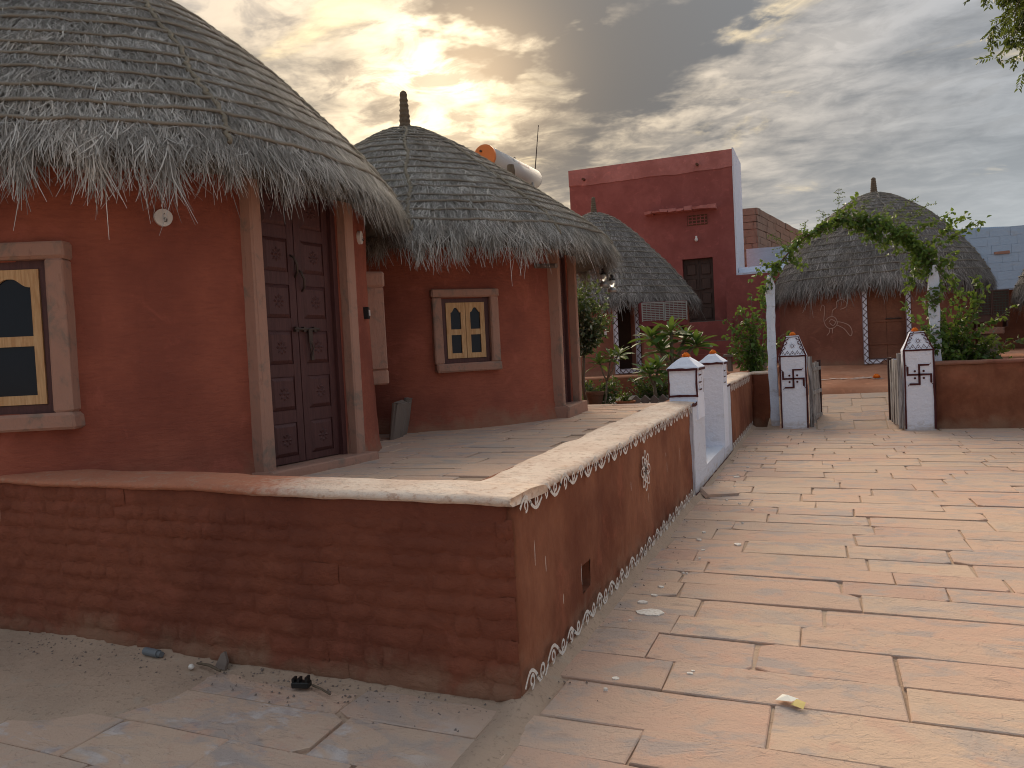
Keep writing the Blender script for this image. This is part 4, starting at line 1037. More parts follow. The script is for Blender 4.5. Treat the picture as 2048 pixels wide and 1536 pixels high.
def sash_window(root, F, W_, H_, sw=0.145, depth=0.05):
    """stone surround, dark frame and two pine sashes with shaped panes; F at the sill centre"""
    ow, oh = W_ / 2 - sw, H_ - 2 * sw * 0.92; zb = sw * 0.92
    fr = MB(); t = 0.052
    for s in (-1, 1): a, b = sorted((s * ow, s * (ow - t))); fr.box(a, b, 0.01, 0.10, zb, zb + oh, F)
    fr.box(-ow + t, ow - t, 0.012, 0.10, zb, zb + t, F).box(-ow + t, ow - t, 0.012, 0.10, zb + oh - t, zb + oh, F)
    win = fr.build('window', M['door'], root)
    for s in (-1, 1):
        a, b = sorted((s * (ow + 0.001), s * W_ / 2)); MB().box(a, b, -depth, 0.12, zb + 0.001, zb + oh - 0.001, F, bev=0.012, jit=0.004).build('jamb_stone', M['pinkstone'], win)
    MB().box(-W_ / 2 - 0.01, W_ / 2 + 0.01, -depth - 0.004, 0.12, zb + oh, H_, F, bev=0.014, jit=0.005).build('lintel_stone', M['pinkstone'], win)
    MB().box(-W_ / 2 + 0.01, W_ / 2 + 0.015, -depth - 0.01, 0.12, 0, zb, F, bev=0.016, jit=0.006).build('sill_stone', M['pinkstone'], win)
    iw = ow - t; x_edges = [(-iw + 0.003, -0.003), (0.003, iw - 0.003)]; z0, z1 = zb + t + 0.003, zb + oh - t - 0.003; st = 0.05
    zm = z0 + (z1 - z0) * 0.47
    for (xa, xb) in x_edges:
        sm = MB()
        for xx in (xa, xb - st): sm.box(xx, xx + st, 0.0, 0.035, z0, z1, F)
        sm.box(xa + st, xb - st, 0.002, 0.034, z0, z0 + 0.055, F).box(xa + st, xb - st, 0.002, 0.034, zm - 0.03, zm + 0.03, F)
        pa, pb = xa + st, xb - st; pw = pb - pa
        arc = [(pb, z1), (pa, z1), (pa, z1 - 0.105)] + [(pa + pw * u_, z1 - 0.105 + 0.05 * (0.5 - 0.5 * math.cos(min(1, max(0, (0.5 - abs(u_ - 0.5)) * 2.6 - 0.15)) * math.pi))) for u_ in np.linspace(0.06, 0.94, 15)] + [(pb, z1 - 0.105)]
        sm.prism(arc, 0.002, 0.034, F)
        sash = sm.build('sash', M['pine'], win)
        for (za, zb_) in ((z0 + 0.055, zm - 0.03), (zm + 0.03, z1 - 0.04)):
            MB().box(pa - 0.01, pb + 0.01, 0.018, 0.022, za - 0.01, zb_ + 0.005, F).build('pane', M['glass'], win)
    MB().box(-iw, iw, 0.2, 0.21, z0, z1, F).build('dark_backing', M['void'], win)  # dark sheet behind the sashes, colour stands for the unlit room
def wall_disc(root, F, r=0.055, name='socket_plate', tilt=0):
    pts = [(r * math.cos(q) * (1 + 0.03 * math.sin(3 * q)), r * math.sin(q)) for q in np.linspace(0, 2 * math.pi, 25)[:-1]]
    o = MB().prism(pts, -0.022, 0.02, F).build(name, M['disc'], root)
    MB().tube([(0.01, -0.03, 0.0), (-0.004, -0.045, -0.012), (0.0, -0.04, -0.028), (0.016, -0.03, -0.024), (0.018, -0.026, -0.008)], 0.003, 6, F).tube([(0.0, -0.03, 0.018), (0.004, -0.036, 0.024), (0.008, -0.03, 0.018)], 0.002, 5, F).build('wire', M['black'], o)
def tri_band(root, F, hw, z0, z1, w=0.095, k=0.15):
    """white painted door surround with dark zigzags"""
    segs = [((-hw - w, z0 - w), (-hw - w, z1), 'v'), ((hw, z0 - w), (hw, z1), 'v'), ((-hw, z0 - w), (hw, z0 - w), 'h'), ((-hw - w, z1), (hw + w, z1), 'h')]
    wb = MB(); zz = MB(); y = -0.028
    for (a, b, o) in segs:
        if o == 'v':
            wb.box(a[0], a[0] + w, -0.02, 0.12, a[1], b[1], F); n = max(2, round((b[1] - a[1]) / k) * 2)
            pts = [(a[0] + (0.012 if i % 2 else w - 0.012), a[1] + (b[1] - a[1]) * i / n) for i in range(n + 1)]
            for xx in (a[0] + 0.004, a[0] + w - 0.004): zz.ribbon([(xx, a[1]), (xx, b[1])], 0.009, y - 0.0005, F)
            for i in range(n): zz.ribbon([(a[0] + w * (0.28 if i % 2 == 0 else 0.72) - 0.006, a[1] + (b[1] - a[1]) * (i + 0.5 + 0.0) / n + (b[1] - a[1]) / n * 0.5), (a[0] + w * (0.28 if i % 2 == 0 else 0.72) + 0.006, a[1] + (b[1] - a[1]) * (i + 0.5) / n + (b[1] - a[1]) / n * 0.5)], 0.012, y - 0.0008, F)
        else:
            wb.box(a[0] + 0.0005, b[0] - 0.0005, -0.0195, 0.12, a[1], a[1] + w, F); n = max(2, round((b[0] - a[0]) / k) * 2)
            pts = [(a[0] + (b[0] - a[0]) * i / n, a[1] + (0.012 if i % 2 else w - 0.012)) for i in range(n + 1)]
            for zc in (a[1] + 0.004, a[1] + w - 0.004): zz.ribbon([(a[0], zc), (b[0], zc)], 0.009, y - 0.0005, F)
        zz.ribbon(pts, 0.019, y - 0.001, F)
    b_ = wb.build('painted_surround', M['white'], root); zz.build('painted_triangles', M['paint_dark'], b_, recalc=False)

# --- the near hut, cut by the left edge of the picture
C1 = np.array([-5.55, 5.15])
h1 = thing('mud_hut', 'near mud hut with shaggy thatch and carved maroon double door, cut by the left edge', 'hut', (C1[0], C1[1], FL), 'round thatched huts')
hut_wall(h1, C1, FL, 2.08, 2.35, [(97, 0.43, 0.0, 2.12), (154, 0.40, 0.56, 1.46), (49, 0.30, 0.72, 1.36)], M['mud'])
R1 = Roof(C1, [(0, 4.74), (0.25, 4.69), (0.77, 4.46), (1.25, 4.08), (1.57, 3.78), (1.78, 3.56), (2.07, 3.28), (2.29, 3.02), (2.40, 2.86), (2.42, 2.82)], bulge=((112, 20, 0.03),), seed=1.0, amp=0.010)
b1 = thatch(R1, h1, 84000, 26000, 0.0056, (0.10, 0.24), (0.12, 0.28), M['straw'], 0.35)
ropes(R1, b1, 0.185, 0.0115, [20, 75, 117, 165, 215, 270, 320], M['rope'], M['rope_pale'])
finial(R1, b1, 0.45, 0.055)
D1 = haz(C1, FL, 2.08, 97)
carved_door(h1, D1, 0.43, 2.12); stone_jambs(h1, D1, 0.43, 2.14, 0.10, -0.04, 0.06)
sash_window(h1, haz(C1, FL, 2.08, 154) @ T(0, 0, 0.455), 1.02, 1.115, sw=0.11)
wall_disc(h1, haz(C1, FL, 2.085, 125.3) @ T(0, 0, 1.735), 0.054)
wall_disc(h1, haz(C1, FL, 2.085, 72.5) @ T(0, 0, 1.80), 0.055)
sash_window(h1, haz(C1, FL, 2.08, 49) @ T(0, 0, 0.56), 0.9, 1.0, depth=0.09)
sw = MB().box(-0.028, 0.028, -0.03, 0.02, -0.05, 0.05, haz(C1, FL, 2.085, 70) @ T(0, 0, 1.18), bev=0.004).build('switch_box', M['black'], h1)
MB().box(-0.016, 0.016, -0.037, -0.0305, -0.024, 0.024, haz(C1, FL, 2.085, 70) @ T(0, 0, 1.18)).build('switch', M['disc'], sw)

# --- the middle hut
C2 = np.array([-4.95, 9.3])
h2 = thing('mud_hut', 'middle mud hut with a pale stone-framed pine window and a tall thatch peg', 'hut', (C2[0], C2[1], FL), 'round thatched huts')
hut_wall(h2, C2, FL, 2.0, 2.3, [(86, 0.40, 0.0, 2.05), (136.5, 0.27, 0.71, 1.40)], M['mud'], flare=0.045)
R2 = Roof(C2, [(0, 4.49), (0.2, 4.46), (0.42, 4.36), (0.87, 4.09), (1.39, 3.72), (1.7, 3.50), (2.1, 3.19), (2.40, 2.92), (2.50, 2.79), (2.53, 2.74)], bulge=((84, 16, 0.035), (25, 30, 0.02)), seed=2.3, amp=0.012)
b2 = thatch(R2, h2, 58000, 20000, 0.0078, (0.11, 0.25), (0.12, 0.28), M['straw'], 0.45)
ropes(R2, b2, 0.165, 0.0125, [5, 50, 84, 112, 152, 215, 270, 320], M['rope'], M['rope_pale'])
finial(R2, b2, 0.47, 0.058)
D2 = haz(C2, FL, 2.0, 86)
carved_door(h2, D2, 0.40, 2.05, hard=False); stone_jambs(h2, D2, 0.40, 2.07, 0.10, -0.06, 0.13)
sash_window(h2, haz(C2, FL, 2.0, 136.5) @ T(0, 0, 0.615), 0.74, 0.885, sw=0.098)
MB().tube([(0, -0.30, 1.74), (0, 0.1, 1.78)], 0.028, 10, haz(C2, FL, 2.0, 108)).build('pipe_end', M['greystone'], h2)

# --- hut behind the garden bed
C3 = np.array([-5.2, 19.4]); F3 = 0.96
h3 = thing('mud_hut', 'far mud hut behind the garden bed with a narrow dark doorway in a triangle-painted frame', 'hut', (C3[0], C3[1], F3), 'round thatched huts')
hut_wall(h3, C3, F3, 2.2, 1.92, [(149, 0.20, 0.10, 1.80)], M['mud_far'])
R3 = Roof(C3, [(0, 4.94), (0.15, 4.90), (0.51, 4.74), (0.98, 4.36), (1.33, 3.98), (1.79, 3.50), (2.08, 3.13), (2.33, 2.80), (2.42, 2.66)], seed=4.1, amp=0.008)
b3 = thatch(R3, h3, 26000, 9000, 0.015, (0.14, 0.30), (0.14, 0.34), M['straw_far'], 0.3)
ropes(R3, b3, 0.19, 0.013, [30, 100, 150, 200, 260, 320], M['rope'], M['rope'], 1.3)
finial(R3, b3, 0.36, 0.06)
D3 = haz(C3, F3, 2.2, 149)
tri_band(h3, D3, 0.20, 0.12, 1.82, 0.105)
MB().box(-0.24, 0.24, 0.25, 0.3, 0.0, 1.9, D3).build('door', M['void'], h3)  # no door leaf: dark panel painted as the shaded inside of the doorway
MB().box(-0.025, 0.025, -0.03, 0.02, 0.85, 0.97, haz(C3, F3, 2.2, 161.5)).build('switch', M['disc'], h3)
for k, az in enumerate((128, 125, 116, 113)):
    Fk = haz(C3, F3, 2.26, az); MB().tube([(0, 0, 0.02), (0.02, 0.03, 0.62)], 0.03, 7, Fk).build('prop_pole', M['pinkstone'], h3)

# --- hut beyond the gateway
C4 = np.array([1.28, 22.05]); F4 = 0.885
h4 = thing('mud_hut', 'mud hut straight beyond the gateway, brown door in a triangle-painted surround', 'hut', (C4[0], C4[1], F4), 'round thatched huts')
hut_wall(h4, C4, F4, 2.33, 2.06, [(179, 0.39, 0.12, 1.93)], M['mud_far'])
R4 = Roof(C4, [(0, 5.10), (0.2, 5.06), (0.52, 4.94), (1.18, 4.50), (1.70, 4.00), (2.15, 3.45), (2.42, 2.98), (2.52, 2.76)], seed=5.5, amp=0.010)
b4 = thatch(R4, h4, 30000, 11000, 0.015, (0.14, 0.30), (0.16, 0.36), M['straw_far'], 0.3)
ropes(R4, b4, 0.19, 0.013, [40, 110, 172, 230, 300], M['rope'], M['rope'], 1.3)
finial(R4, b4, 0.36, 0.065)
D4 = haz(C4, F4, 2.33, 179)
tri_band(h4, D4, 0.39, 0.13, 1.93, 0.105)
dm = MB().box(-0.385, -0.003, 0.10, 0.14, 0.14, 1.92, D4).box(0.003, 0.385, 0.10, 0.14, 0.14, 1.92, D4)
d4 = dm.build('door', M['mud_door'], h4)
for zc in (0.45, 0.95, 1.45): MB().box(-0.38, 0.38, 0.085, 0.0995, zc, zc + 0.05, D4).build('ledge', M['mud_door'], d4)
MB().tube([(-0.02, 0.075, 1.02), (0.30, 0.075, 1.02)], 0.014, 7, D4).build('bolt', M['iron'], d4)
MB().box(-0.03, 0.03, -0.03, 0.02, 1.25, 1.42, haz(C4, F4, 2.33, 160)).build('switch', M['disc'], h4)
# peacock scratched in pale outline on the far hut
def bend(mb, C, fl, R, az):
    out = MB()
    out.v = [(C[0] + (R - y) * math.sin(rad(az) - x / R), C[1] + (R - y) * math.cos(rad(az) - x / R), fl + z) for x, y, z in mb.v]; out.f = mb.f
    return out
pk = MB()
def curve(pts, w=0.016, cl=False):
    P = [Vector((*p, 0)) for p in pts]; Q = []
    for i in range(len(P) - 1):
        a, b, c, e = P[max(i - 1, 0)], P[i], P[i + 1], P[min(i + 2, len(P) - 1)]
        for t in (0, .25, .5, .75): Q.append(0.5 * ((2 * b) + (c - a) * t + (2 * a - 5 * b + 4 * c - e) * t * t + (3 * b - a - 3 * c + e) * t ** 3))
    Q.append(P[-1]); pk.ribbon([(q.x, q.y) for q in Q], w, -0.024)
curve([(-0.30, 1.30), (-0.26, 1.42), (-0.20, 1.40), (-0.20, 1.25), (-0.22, 1.05), (-0.14, 0.90), (0.0, 0.88), (0.10, 0.98), (0.05, 1.12), (-0.08, 1.14), (-0.20, 1.05)])
curve([(0.08, 0.95), (0.25, 0.85), (0.38, 0.68), (0.42, 0.78), (0.36, 0.92), (0.20, 1.0), (0.08, 1.02)])
curve([(-0.02, 1.14), (0.0, 1.28), (0.10, 1.36), (0.10, 1.48), (0.22, 1.52), (0.32, 1.44), (0.30, 1.34), (0.18, 1.30)])
curve([(-0.08, 0.88), (-0.10, 0.78), (-0.16, 0.72)]); curve([(-0.02, 0.88), (-0.02, 0.76)]); curve([(-0.08, 1.0), (0.0, 0.94), (0.06, 1.02), (-0.04, 1.08), (-0.1, 1.02)])
bend(pk, C4, F4, 2.335, 207).build('painted_peacock', M['chalk'], h4, recalc=False)

# --- eave of one more hut at the right edge
C5 = np.array([6.25, 20.4]); F5 = 0.9
h5 = thing('mud_hut', 'dark overhanging thatch of a hut cut off by the right edge', 'hut', (C5[0], C5[1], F5), 'round thatched huts')
hut_wall(h5, C5, F5, 1.95, 1.6, [], M['mud_far'])
R5 = Roof(C5, [(0, 4.1), (0.4, 4.02), (1.0, 3.75), (1.6, 3.35), (2.05, 2.88), (2.25, 2.5), (2.32, 2.28)], seed=6.2, amp=0.008)
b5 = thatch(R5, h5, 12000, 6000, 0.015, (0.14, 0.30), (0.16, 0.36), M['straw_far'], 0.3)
ropes(R5, b5, 0.21, 0.013, [40, 130, 240, 300], M['rope'], M['rope'], 1.3)

# ------------------------------------------------------------------ buildings behind
def facade(mb, Fm, xs, zs, skip):
    xs, zs = sorted(xs), sorted(zs); V = [(x, 0, z) for z in zs for x in xs]; nx = len(xs); F = []
    for j in range(len(zs) - 1):
        for i in range(nx - 1):
            xm, zm = (xs[i] + xs[i + 1]) / 2, (zs[j] + zs[j + 1]) / 2
            if any(q[0] < xm < q[1] and q[2] < zm < q[3] for q in skip): continue
            F.append((j * nx + i, j * nx + i + 1, (j + 1) * nx + i + 1, (j + 1) * nx + i))
    mb.add(V, F, Fm)
    for q in skip:
        c = [(q[0], q[2]), (q[1], q[2]), (q[1], q[3]), (q[0], q[3])]
        mb.add([(x, 0, z) for x, z in c] + [(x, 0.35, z) for x, z in c], [(i, (i + 1) % 4, (i + 1) % 4 + 4, i + 4) for i in range(4)], Fm)
    return mb
rb = thing('red_building', 'tall flat-roofed dark red house with a grey panelled door, behind the huts', 'building', (-5.0, 25.5, 0.9))
FRb = frame((-7.62, 25.5, 0), (1, 0, 0)); RW = 5.19; ox = 7.62
mb = facade(MB(), FRb, [0, 3.565, 4.50, RW], [0.5, 2.25, 4.24, 7.44], [(3.565, 4.50, 2.25, 4.24)])
mb.add([(0, 0, 0.5), (0, 2.4, 0.5), (0, 2.4, 7.44), (0, 0, 7.44)], [(0, 1, 2, 3)], FRb).add([(0, 0, 7.44), (RW, 0, 7.44), (RW, 2.4, 7.44), (0, 2.4, 7.44)], [(0, 1, 2, 3)], FRb).add([(0, 2.4, 0.5), (RW, 2.4, 0.5), (RW, 2.4, 7.44), (0, 2.4, 7.44)], [(0, 1, 2, 3)], FRb)
mb.build('wall', M['red_paint'], rb, recalc=False)
V = []; n = 30
for i in range(n + 1):
    x = -0.01 + (RW + 0.02) * i / n; V += [(x, -0.02, 7.46), (x, -0.02, 6.93 + 0.05 * fbm(x, 1, 0, 1.5)), (x, 0.02, 6.93), (x, 0.3, 7.46)]
MB().add(V, [(4 * i + a, 4 * i + b, 4 * i + 4 + b, 4 * i + 4 + a) for i in range(n) for a, b in ((0, 1), (1, 2), (3, 0))], FRb).build('parapet_band', M['red_band'], rb, recalc=False)
MB().box(RW + 0.002, RW + 0.05, -0.015, 2.39, 0.5, 7.5, FRb).build('side_wall', M['white_wall'], rb)
dl = MB().box(3.575, 4.49, 0.17, 0.21, 2.26, 4.23, FRb).build('door', M['door_dark'], rb)
for (xa, xb) in ((3.60, 4.02), (4.045, 4.465)):
    for k in range(4): MB().box(xa + 0.07, xb - 0.06, 0.145, 0.1695, 2.36 + 0.46 * k, 2.70 + 0.46 * k, FRb, bev=0.02).build('panel', M['door_dark'], dl)
MB().box(4.02, 4.045, 0.14, 0.1695, 2.27, 4.22, FRb).build('cover_strip', M['door_dark'], dl)
MB().tube([(3.92, 0.12, 3.28), (4.20, 0.12, 3.28)], 0.018, 7, FRb).build('bolt', M['iron'], dl)
for k in range(9):
    x = 2.50 + 0.245 * k; MB().box(x, x + 0.24, -0.36, 0.05, 5.72 + random.uniform(-0.02, 0.02), 5.80 + random.uniform(-0.02, 0.02), FRb, jit=0.02).build('ledge_slab', M['red_band'], rb)
jl = MB().box(3.77, 4.39, -0.01, 0.02, 5.26, 5.58, FRb).build('vent', M['terracotta_dark'], rb)
for k in range(5):
    MB().box(3.79 + 0.125 * k, 3.82 + 0.125 * k, -0.035, -0.0105, 5.28, 5.56, FRb).build('vent_bar', M['red_paint'], jl)
for k in range(3): MB().box(3.79, 4.37, -0.03, -0.0108, 5.30 + 0.1 * k, 5.33 + 0.1 * k, FRb).build('vent_bar', M['red_paint'], jl)
MB().lathe([(0.02, 0), (0.05, 0.03), (0.055, 0.07), (0.03, 0.12), (0.03, 0.17)], 10, FRb @ T(4.04, -0.09, 4.75)).build('lamp_bulb', M['disc'], rb, smooth=True)
for x in (0.52, 4.15): MB().tube([(x, 0.1, 7.12), (x + 0.02, -0.28, 7.08)], 0.04, 8, FRb).build('spout', M['terracotta_dark'], rb)
MB().box(3.0, 5.15, -1.2, -0.002, 0.5, 2.22, FRb).box(3.0, 6.3, -2.1, -1.201, 0.5, 1.62, FRb).box(3.0, 6.6, -2.8, -2.101, 0.5, 1.27, FRb).build('step', M['red_paint'], rb)
MB().box(3.0, 6.28, -2.08, -1.21, 1.621, 1.64, FRb).box(3.0, 5.14, -1.19, -0.01, 2.221, 2.235, FRb).build('step_top', M['greystone'], rb)
lw = thing('red_yard_wall', 'red limewashed yard wall with a pale ledge beside the tall red house', 'wall', (-1.8, 24.5, 0.9))
MB().box(-2.64, -0.6, 24.45, 24.75, 0.5, 3.53).build('masonry', M['red_paint'], lw)
MB().box(-2.36, -0.5, 24.8, 25.6, 3.2, 3.62).box(-2.36, -0.5, 25.6, 25.75, 3.2, 3.85).build('ledge', M['post_white'], lw)

bb = thing('blue_building', 'long pale blue limewashed building with a dark open veranda at the far right', 'building', (4, 29, 0.9))
FBb = frame((-2.37, 28.6, 0), (1, 0, 0))
mb = MB(); nx, nz = 80, 14; V = []
for j in range(nz + 1):
    for i in range(nx + 1):
        x = 18.0 * i / nx; z = 2.76 + (4.72 - 2.76) * j / nz; V.append((x, 0.02 * fbm(x, z, 0, 3), z + (0.05 * fbm(x, 0, 3, 0.8) if j == nz else 0)))
mb.add(V, [(j * (nx + 1) + i, j * (nx + 1) + i + 1, (j + 1) * (nx + 1) + i + 1, (j + 1) * (nx + 1) + i) for j in range(nz) for i in range(nx)], FBb)
mb.box(0.0, 18, 0.06, 3.0, 2.9, 4.69, FBb).build('wall', M['blue'], bb, recalc=False)
MB().box(0.0, 6.0, 0.03, 0.4, 0.5, 2.755, FBb).build('wall', M['blue'], bb)
MB().box(6.0, 6.45, 0.0, 0.4, 0.5, 2.755, FBb).build('pier', M['white_wall'], bb)
MB().box(6.45, 18, 2.5, 2.8, 0.5, 2.9, FBb).build('veranda_wall', M['mud_door'], bb)
# block courses of the blue wall
for j in range(7):
    x = 5.6 + random.uniform(0, 0.2); z = 2.80 + 0.27 * j
    while x < 9.6:
        w = random.uniform(0.3, 0.6)
        MB().box(x + 0.002, x + w - 0.002, -0.028 - random.uniform(0, 0.005), 0.05, z + 0.002, z + 0.268, FBb, jit=0.003).build('block', M['blue'], bb); x += w
MB().box(7.35, 7.75, -0.06, -0.04, 3.86, 3.95, FBb, jit=0.015).build('plaster_scar', M['pinkstone'], bb)
MB().box(6.75, 7.05, -0.2, -0.03, 3.72, 3.76, FBb).build('shelf', M['door_dark'], bb)

br = thing('stone_building', 'brown stone block building rising behind the blue wall', 'building', (-1.8, 31, 0.9))
c0, c1, c2 = Vector((-3.2, 31.4, 0)), Vector((-2.18, 31.4, 0)), Vector((-0.45, 42.0, 0))
MB().add([(c0.x, c0.y + 0.05, 0.5), (c1.x - 0.05, c1.y + 0.05, 0.5), (c2.x - 0.05, c2.y, 0.5), (c0.x, c2.y, 0.5), (c0.x, c0.y + 0.05, 6.55), (c1.x - 0.05, c1.y + 0.05, 6.55), (c2.x - 0.05, c2.y, 6.55), (c0.x, c2.y, 6.55)],
         [(0, 1, 5, 4), (1, 2, 6, 5), (2, 3, 7, 6), (3, 0, 4, 7), (4, 5, 6, 7)]).build('core', M['brownstone'], br)
for (a, b, nm) in ((c0, c1, 0), (c1, c2, 1)):
    Fq = frame(a, b - a); L = (b - a).length
    for j in range(8):
        x = random.uniform(-0.2, 0); z = 4.45 + 0.265 * j
        while x < L - 0.05:
            w = random.uniform(0.3, 0.75) * (1.5 if nm else 1); xa, xb = max(x, 0), min(x + w, L)
            if xb - xa > 0.08: MB().box(xa + 0.01, xb - 0.01, -random.uniform(0, 0.03), 0.08, z + 0.01, z + 0.255, Fq, jit=0.012).build('stone_block', M['brownstone'], br)
            x += w

# ------------------------------------------------------------------ solar water tank, rod and post behind the middle hut
tk = thing('water_tank', 'white cylindrical water tank with an orange end cap above the middle hut roof', 'tank', (-5.6, 14.6, 0.63))
ta, tb = Vector((-5.81, 14.0, 5.36)), Vector((-5.73, 16.4, 5.36))
ta = Vector((-5.80, 13.99, 5.25)); tb = Vector((-5.70, 16.35, 5.25))
ax = (tb - ta).normalized(); TR = 0.215
MB().tube([ta, tb], TR, 28).tube([tb, tb + ax * 0.05, tb + ax * 0.09, tb + ax * 0.11], [TR, TR * 0.93, TR * 0.75, TR * 0.4], 28).build('drum', M['tank'], tk, smooth=True)
MB().tube([ta - ax * 0.03, ta - ax * 0.025, ta + ax * 0.03], [TR * 0.9, TR + 0.008, TR + 0.008], 28).build('end_cap', M['orange'], tk)
MB().tube([ta - ax * 0.06 + Vector((-0.06, 0, 0.1)), ta - ax * 0.03 + Vector((-0.06, 0, 0.1))], 0.022, 8).build('valve', M['iron'], tk)
FT = frame(ta + Vector((TR + 0.004, 0, 0)), ax)
lg = MB(); lg.ribbon([(0.95 + 0.06 * math.cos(q), 0.10 + 0.05 * math.sin(q)) for q in np.linspace(0.8, 5.2, 12)], 0.02, 0.014, FT)
lg.build('logo_mark', M['iron'], tk, recalc=False)
lg = MB()
for k in range(6): lg.ribbon([(1.12 + 0.10 * k, 0.05), (1.16 + 0.10 * k, 0.12), (1.19 + 0.10 * k, 0.05)], 0.016, 0.014, FT)
lg.build('faded_lettering', M['red_band'], tk, recalc=False)
for p in (ta + ax * 0.4, tb - ax * 0.4):
    for s in (-0.25, 0.25): MB().tube([(p.x + s, p.y, 0.6), (p.x + s * 0.6, p.y, 5.10)], 0.025, 6).build('leg', M['steel'], tk)
    MB().box(p.x - 0.18, p.x + 0.18, p.y - 0.03, p.y + 0.03, 4.99, 5.04).build('cradle', M['steel'], tk)
tag(MB().tube([(-5.80, 16.68, 0.6), (-5.79, 16.69, 5.2), (-5.652, 16.78, 6.50)], [0.02, 0.016, 0.009], 6).build('metal_rod', M['iron']), 'thin upright metal rod beside the water tank', 'rod')
tag(MB().lathe([(0.10, 0.6), (0.09, 3.5), (0.065, 4.30), (0.07, 4.4), (0.055, 4.48), (0.05, 4.50)], 9, T(-4.50, 11.89, 0), wob=0.06).build('wooden_post', M['bark']), 'grey post tip poking up in front of the water tank', 'post')

# ------------------------------------------------------------------ air coolers, bench, pedestal
def cooler(loc, w, d_, z0, z1, label, body, grille, bays, group='air coolers', louv=9, frame_m='cooler_white'):
    t = thing('air_cooler', label, 'air cooler', (loc[0], loc[1], z0), group); F = frame((loc[0], loc[1], 0), (1, loc[2], 0))
    MB().box(0, w, 0.02, d_, z0, z1, F).build('casing', M[body], t)
    bw_ = w / bays
    for k in range(bays):
        xa, xb = bw_ * k + 0.02, bw_ * (k + 1) - 0.02; za, zb = z0 + (z1 - z0) * 0.22, z1 - 0.03
        g = MB()
        for i in range(louv): zz = za + (zb - za) * (i + 0.5) / louv; g.box(xa, xb, -0.005, 0.018, zz - 0.008, zz + 0.008, F)
        for i in range(1, 5): xx = xa + (xb - xa) * i / 5; g.box(xx - 0.005, xx + 0.005, -0.010, -0.0055, za, zb, F)
        g.build('grille', M[grille], t)
        fm_ = MB()
        for xx in (xa - 0.015, xb - 0.005): fm_.box(xx, xx + 0.02, -0.02, 0.019, za - 0.01, zb + 0.015, F)
        fm_.box(xa + 0.0051, xb - 0.0051, -0.02, 0.019, zb, zb + 0.02, F).build('frame', M[frame_m], t)
    for x in (0.03, w - 0.06): MB().box(x, x + 0.03, 0.03, d_ - 0.03, z0 - 0.12, z0 - 0.001, F).build('leg', M[body], t)
    return t
ca = cooler((-3.62, 17.05, 0.38), 0.98, 0.45, 1.98, 2.50, 'pale framed air cooler half hidden behind the plumeria', 'red_plastic', 'cooler_white', 2, louv=10)
pd0 = thing('cooler_stand', 'plain masonry stand under the pale air cooler', 'stand', (-3.2, 17.4, 0.95)); MB().box(0.03, 0.94, 0.05, 0.40, 0.9, 1.85, frame((-3.62, 17.05, 0), (1, 0.38, 0)), bev=0.01).build('masonry', M['mud_far'], pd0)
cooler((3.16, 20.5, 0.0), 0.68, 0.5, 1.72, 2.42, 'brown louvred air cooler on a stone pedestal at the right', 'cooler_brown', 'cooler_grille', 2, frame_m='cooler_brown')
pd = thing('stone_pedestal', 'short stone pillar with a wider cap under the brown air cooler', 'pedestal', (3.45, 20.7, 0.9))
MB().box(3.27, 3.63, 20.55, 20.9, 0.85, 1.45, bev=0.015, jit=0.01).build('shaft', M['greystone'], pd)
MB().box(3.17, 3.73, 20.45, 21.0, 1.451, 1.598, bev=0.02, jit=0.01).build('cap', M['pinkstone'], pd)
bn = thing('stone_bench', 'low grey stone bench beyond the wall, under the creeper', 'bench', (-1.6, 16.9, 0.95))
MB().box(-1.93, -1.05, 16.75, 17.1, 1.25, 1.31, jit=0.01).build('seat', M['greystone'], bn)
for x in (-1.85, -1.18): MB().box(x, x + 0.08, 16.8, 17.05, 0.94, 1.249).build('leg', M['greystone'], bn)
gw = thing('bed_wall', 'low dark mud wall along the back of the garden bed', 'wall', (-3.5, 15.1, 0.6))
FG = frame((-6.5, 15.08, 0), (1, 0, 0)); wall_slab(FG, 5.2, 0.98, 0.3, M['mud_lane'], gw, amp=0.012, step=0.1); cope(FG, 0, 5.2, 0.97, 0.3, M['mud_floor'], gw, th=0.03)

# slabs set on edge beside the near hut
for k in range(3):
    p = Vector((-3.93, 6.80, 0)) + Vector((-0.09, 0.27, 0)) * k; F = frame((p.x, p.y, FL), (-0.30, 0.95, 0)) @ Matrix.Rotation(rad(-8), 4, 'X')
    F = frame((p.x, p.y, FL), (-0.16, 0.98, 0)) @ Matrix.Rotation(rad(10), 4, 'X')
    tag(MB().box(0.0, 0.265, 0, 0.045, -0.02, 0.34 + (0.02, -0.01, 0.03)[k], F, bev=0.008, jit=0.012).build('stone_slab', M['greystone']),
        ('grey slab on edge by the near hut, nearest of the three', 'grey slab on edge by the near hut, middle of the three', 'grey slab on edge by the near hut, farthest of the three')[k], 'slab', 'slabs set on edge between the huts')

